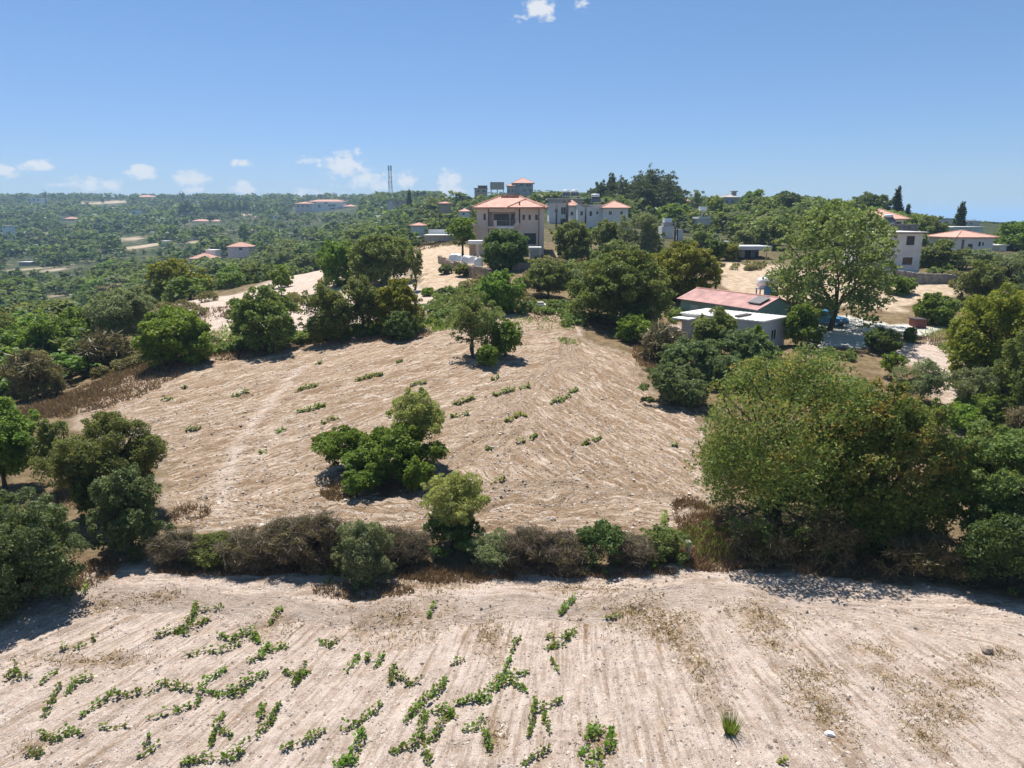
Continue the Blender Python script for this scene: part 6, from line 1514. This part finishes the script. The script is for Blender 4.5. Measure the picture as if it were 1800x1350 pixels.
nu = undergrowth('undergrowth', 'green undergrowth between the trees of the field row and slopes', [(390, 610, 40, 14, 18, .9), (540, 598, 30, 8, 14, .8), (640, 585, 50, 8, 18, .9), (720, 575, 60, 8, 26, .7), (770, 555, 40, 10, 16, .8), (790, 530, 30, 12, 12, .9), (1000, 560, 20, 15, 10, .9), (450, 480, 60, 18, 26, 1.6), (540, 455, 40, 14, 22, 1.6), (120, 640, 90, 30, 40, 1.2), (60, 590, 70, 30, 36, 1.6),
    (1660, 565, 30, 10, 10, .8), (1730, 730, 60, 18, 24, .8), (1200, 560, 30, 15, 12, .9), (960, 470, 50, 12, 20, 1.0), (1060, 470, 60, 12, 24, 1.1), (1660, 475, 60, 10, 22, 1.2), (1760, 470, 50, 18, 24, 1.3), (1060, 455, 60, 12, 34, 1.4), (1130, 445, 60, 10, 34, 1.4), (960, 545, 50, 8, 16, .9), (1010, 500, 30, 25, 20, 1.1), (900, 545, 40, 10, 16, .8), (820, 520, 40, 14, 22, 1.0), (780, 545, 40, 10, 18, .9), (1250, 440, 40, 10, 26, 1.4), (1690, 620, 30, 10, 10, .7), (560, 590, 60, 8, 24, .9), (440, 610, 60, 8, 22, .8), (1480, 630, 40, 10, 12, .6), (1690, 540, 40, 12, 16, 1.0)], 'carob', 21)
nu += undergrowth('scrub', 'grey-brown scrub on the slope left of the ploughed field and in gaps', [(200, 640, 70, 20, 34, .9), (250, 630, 40, 12, 20, .8), (60, 690, 60, 16, 24, .8), (160, 600, 80, 25, 34, 1.2), (300, 560, 40, 14, 16, .9), (1150, 600, 30, 20, 16, .8), (870, 520, 60, 14, 22, .8), (930, 470, 30, 14, 14, .9), (1130, 455, 50, 10, 18, 1.0), (1700, 500, 60, 12, 24, 1.1), (740, 425, 60, 5, 20, 1.0), (620, 495, 60, 8, 18, 1.0), (480, 535, 50, 8, 18, .8), (1790, 640, 40, 40, 20, .9), (1000, 470, 50, 16, 26, 1.1), (1090, 462, 70, 10, 30, 1.2), (900, 530, 60, 12, 20, .9), (1310, 470, 40, 6, 14, .8), (850, 505, 40, 12, 14, .9)], 'brown', 22)
# stones and clods
def stones(name, label, xs_, ys_, szs, mat, seed):
    rg = np.random.default_rng(seed); n = len(xs_)
    base = np.array([(1, 0, 0), (0, 1, 0), (-1, 0, 0), (0, -1, 0), (0, 0, 1), (.0, .0, -.6)], float)
    tri = np.array([(0, 1, 4), (1, 2, 4), (2, 3, 4), (3, 0, 4), (1, 0, 5), (2, 1, 5), (3, 2, 5), (0, 3, 5)])
    V = base[None] * szs[:, None, None] * rg.uniform(.6, 1.3, (n, 6, 1)) * np.array([1, 1, .6])
    a = rg.uniform(0, 6.28, n); c, s = np.cos(a)[:, None], np.sin(a)[:, None]
    W = np.stack([V[..., 0] * c - V[..., 1] * s + xs_[:, None], V[..., 0] * s + V[..., 1] * c + ys_[:, None], V[..., 2] + (ground_z(xs_, ys_) + szs * .1)[:, None]], -1)
    o = link_mesh(name, np_mesh(name, W.reshape(-1, 3), (tri[None] + 6 * np.arange(n)[:, None, None]).reshape(-1, 3), mat, attrs={'tint': ('FLOAT', np.repeat(rg.random(n), 6))})); tag(o, label, 'stones', kind='stuff')
def stone_mat():
    m, t = new_mat('marl_stones'); a = nd(t, 'ShaderNodeAttribute', attribute_name='tint'); c = mixc(t, rng_(t, a.outputs['Fac'], .0, .95), (.15, .115, .09), (.58, .50, .43))
    b = nd(t, 'ShaderNodeBsdfPrincipled'); lk(t, c, b.inputs['Base Color']); b.inputs['Roughness'].default_value = .95; o = nd(t, 'ShaderNodeOutputMaterial'); lk(t, b.outputs[0], o.inputs[0]); return m
M_MARL = stone_mat()
rg = np.random.default_rng(8)
n = 26000; yy = 14 + (rg.random(n) ** .9) * 13; xx = rg.uniform(-1, 1, n) * (yy * .85 + 1)
k = (yy < near_edge_y(xx) - .2) & (vnoise(xx * .6, yy * .6, 4) + rg.random(n) * .7 > .62); stones('clods', 'pale marl stones and clods scattered over the vineyard soil', xx[k], yy[k], np.clip(rg.lognormal(-3.8, .5, k.sum()), .01, .085), M_MARL, 1)
n = 46000; yy = 28 + (rg.random(n) ** 1.1) * 46; xx = rg.uniform(-.75, .4, n) * yy
k = inside(POLY['ploughed_field'], xx, yy) & (vnoise(xx * .5, yy * .5, 4) + rg.random(n) * .7 > .6); stones('clods', 'pale clods turned up over the ploughed slope', xx[k], yy[k], np.clip(rg.lognormal(-3.1, .42, k.sum()), .025, .13), M_MARL, 2)
def rock(label, u, v, s, mat=M_MARL, name='stone', cat='stone'):
    p = at(u, v); rg = np.random.default_rng(int(u)); me = MB(); V = []
    for j in range(5):
        for i in range(8):
            th = i / 8 * 6.283; ph = (j / 4) * math.pi; rr = s * rg.uniform(.8, 1.15)
            V.append((rr * math.sin(ph) * math.cos(th), rr * .7 * math.sin(ph) * math.sin(th), rr * .55 * math.cos(ph) + s * .2))
    F = [(j * 8 + i, j * 8 + (i + 1) % 8, (j + 1) * 8 + (i + 1) % 8, (j + 1) * 8 + i) for j in range(4) for i in range(8)]
    o = link_mesh(name, np_mesh(name, V, F, mat)); o.location = (p.x, p.y, float(ground_z(p.x, p.y)[0])); tag(o, label, cat)
rock('single large brown stone on the right of the vineyard', 1735, 1148, .24, M_STONE)
rock('white plastic scrap beside dry weeds at the lower right', 1458, 1292, .16, M_PLASTIC, 'plastic_scrap', 'litter')
rock('white scrap on the soil above the left hedge', 461, 923, .12, M_PLASTIC, 'plastic_scrap', 'litter')
# ------------------------------------------------------------------ air
m_haze, t = new_mat('haze_air'); t.nodes.clear()
pv = nd(t, 'ShaderNodeVolumePrincipled'); pv.inputs['Color'].default_value = (.48, .72, 1.0, 1); pv.inputs['Density'].default_value = HAZE; pv.inputs['Anisotropy'].default_value = .0
o = nd(t, 'ShaderNodeOutputMaterial'); lk(t, pv.outputs[0], o.inputs['Volume'])
tag(MB().box(-14500, 14500, -400, 14600, -160, 125).build('haze', m_haze), 'thin blue summer haze over the valley', 'haze', kind='stuff')
print('UND', nu, 'VEG', Veg.count, Veg.quads, 'vines', VN, 'blades', nb, 'scatter', len(order), 'ground', nxg, nyg)
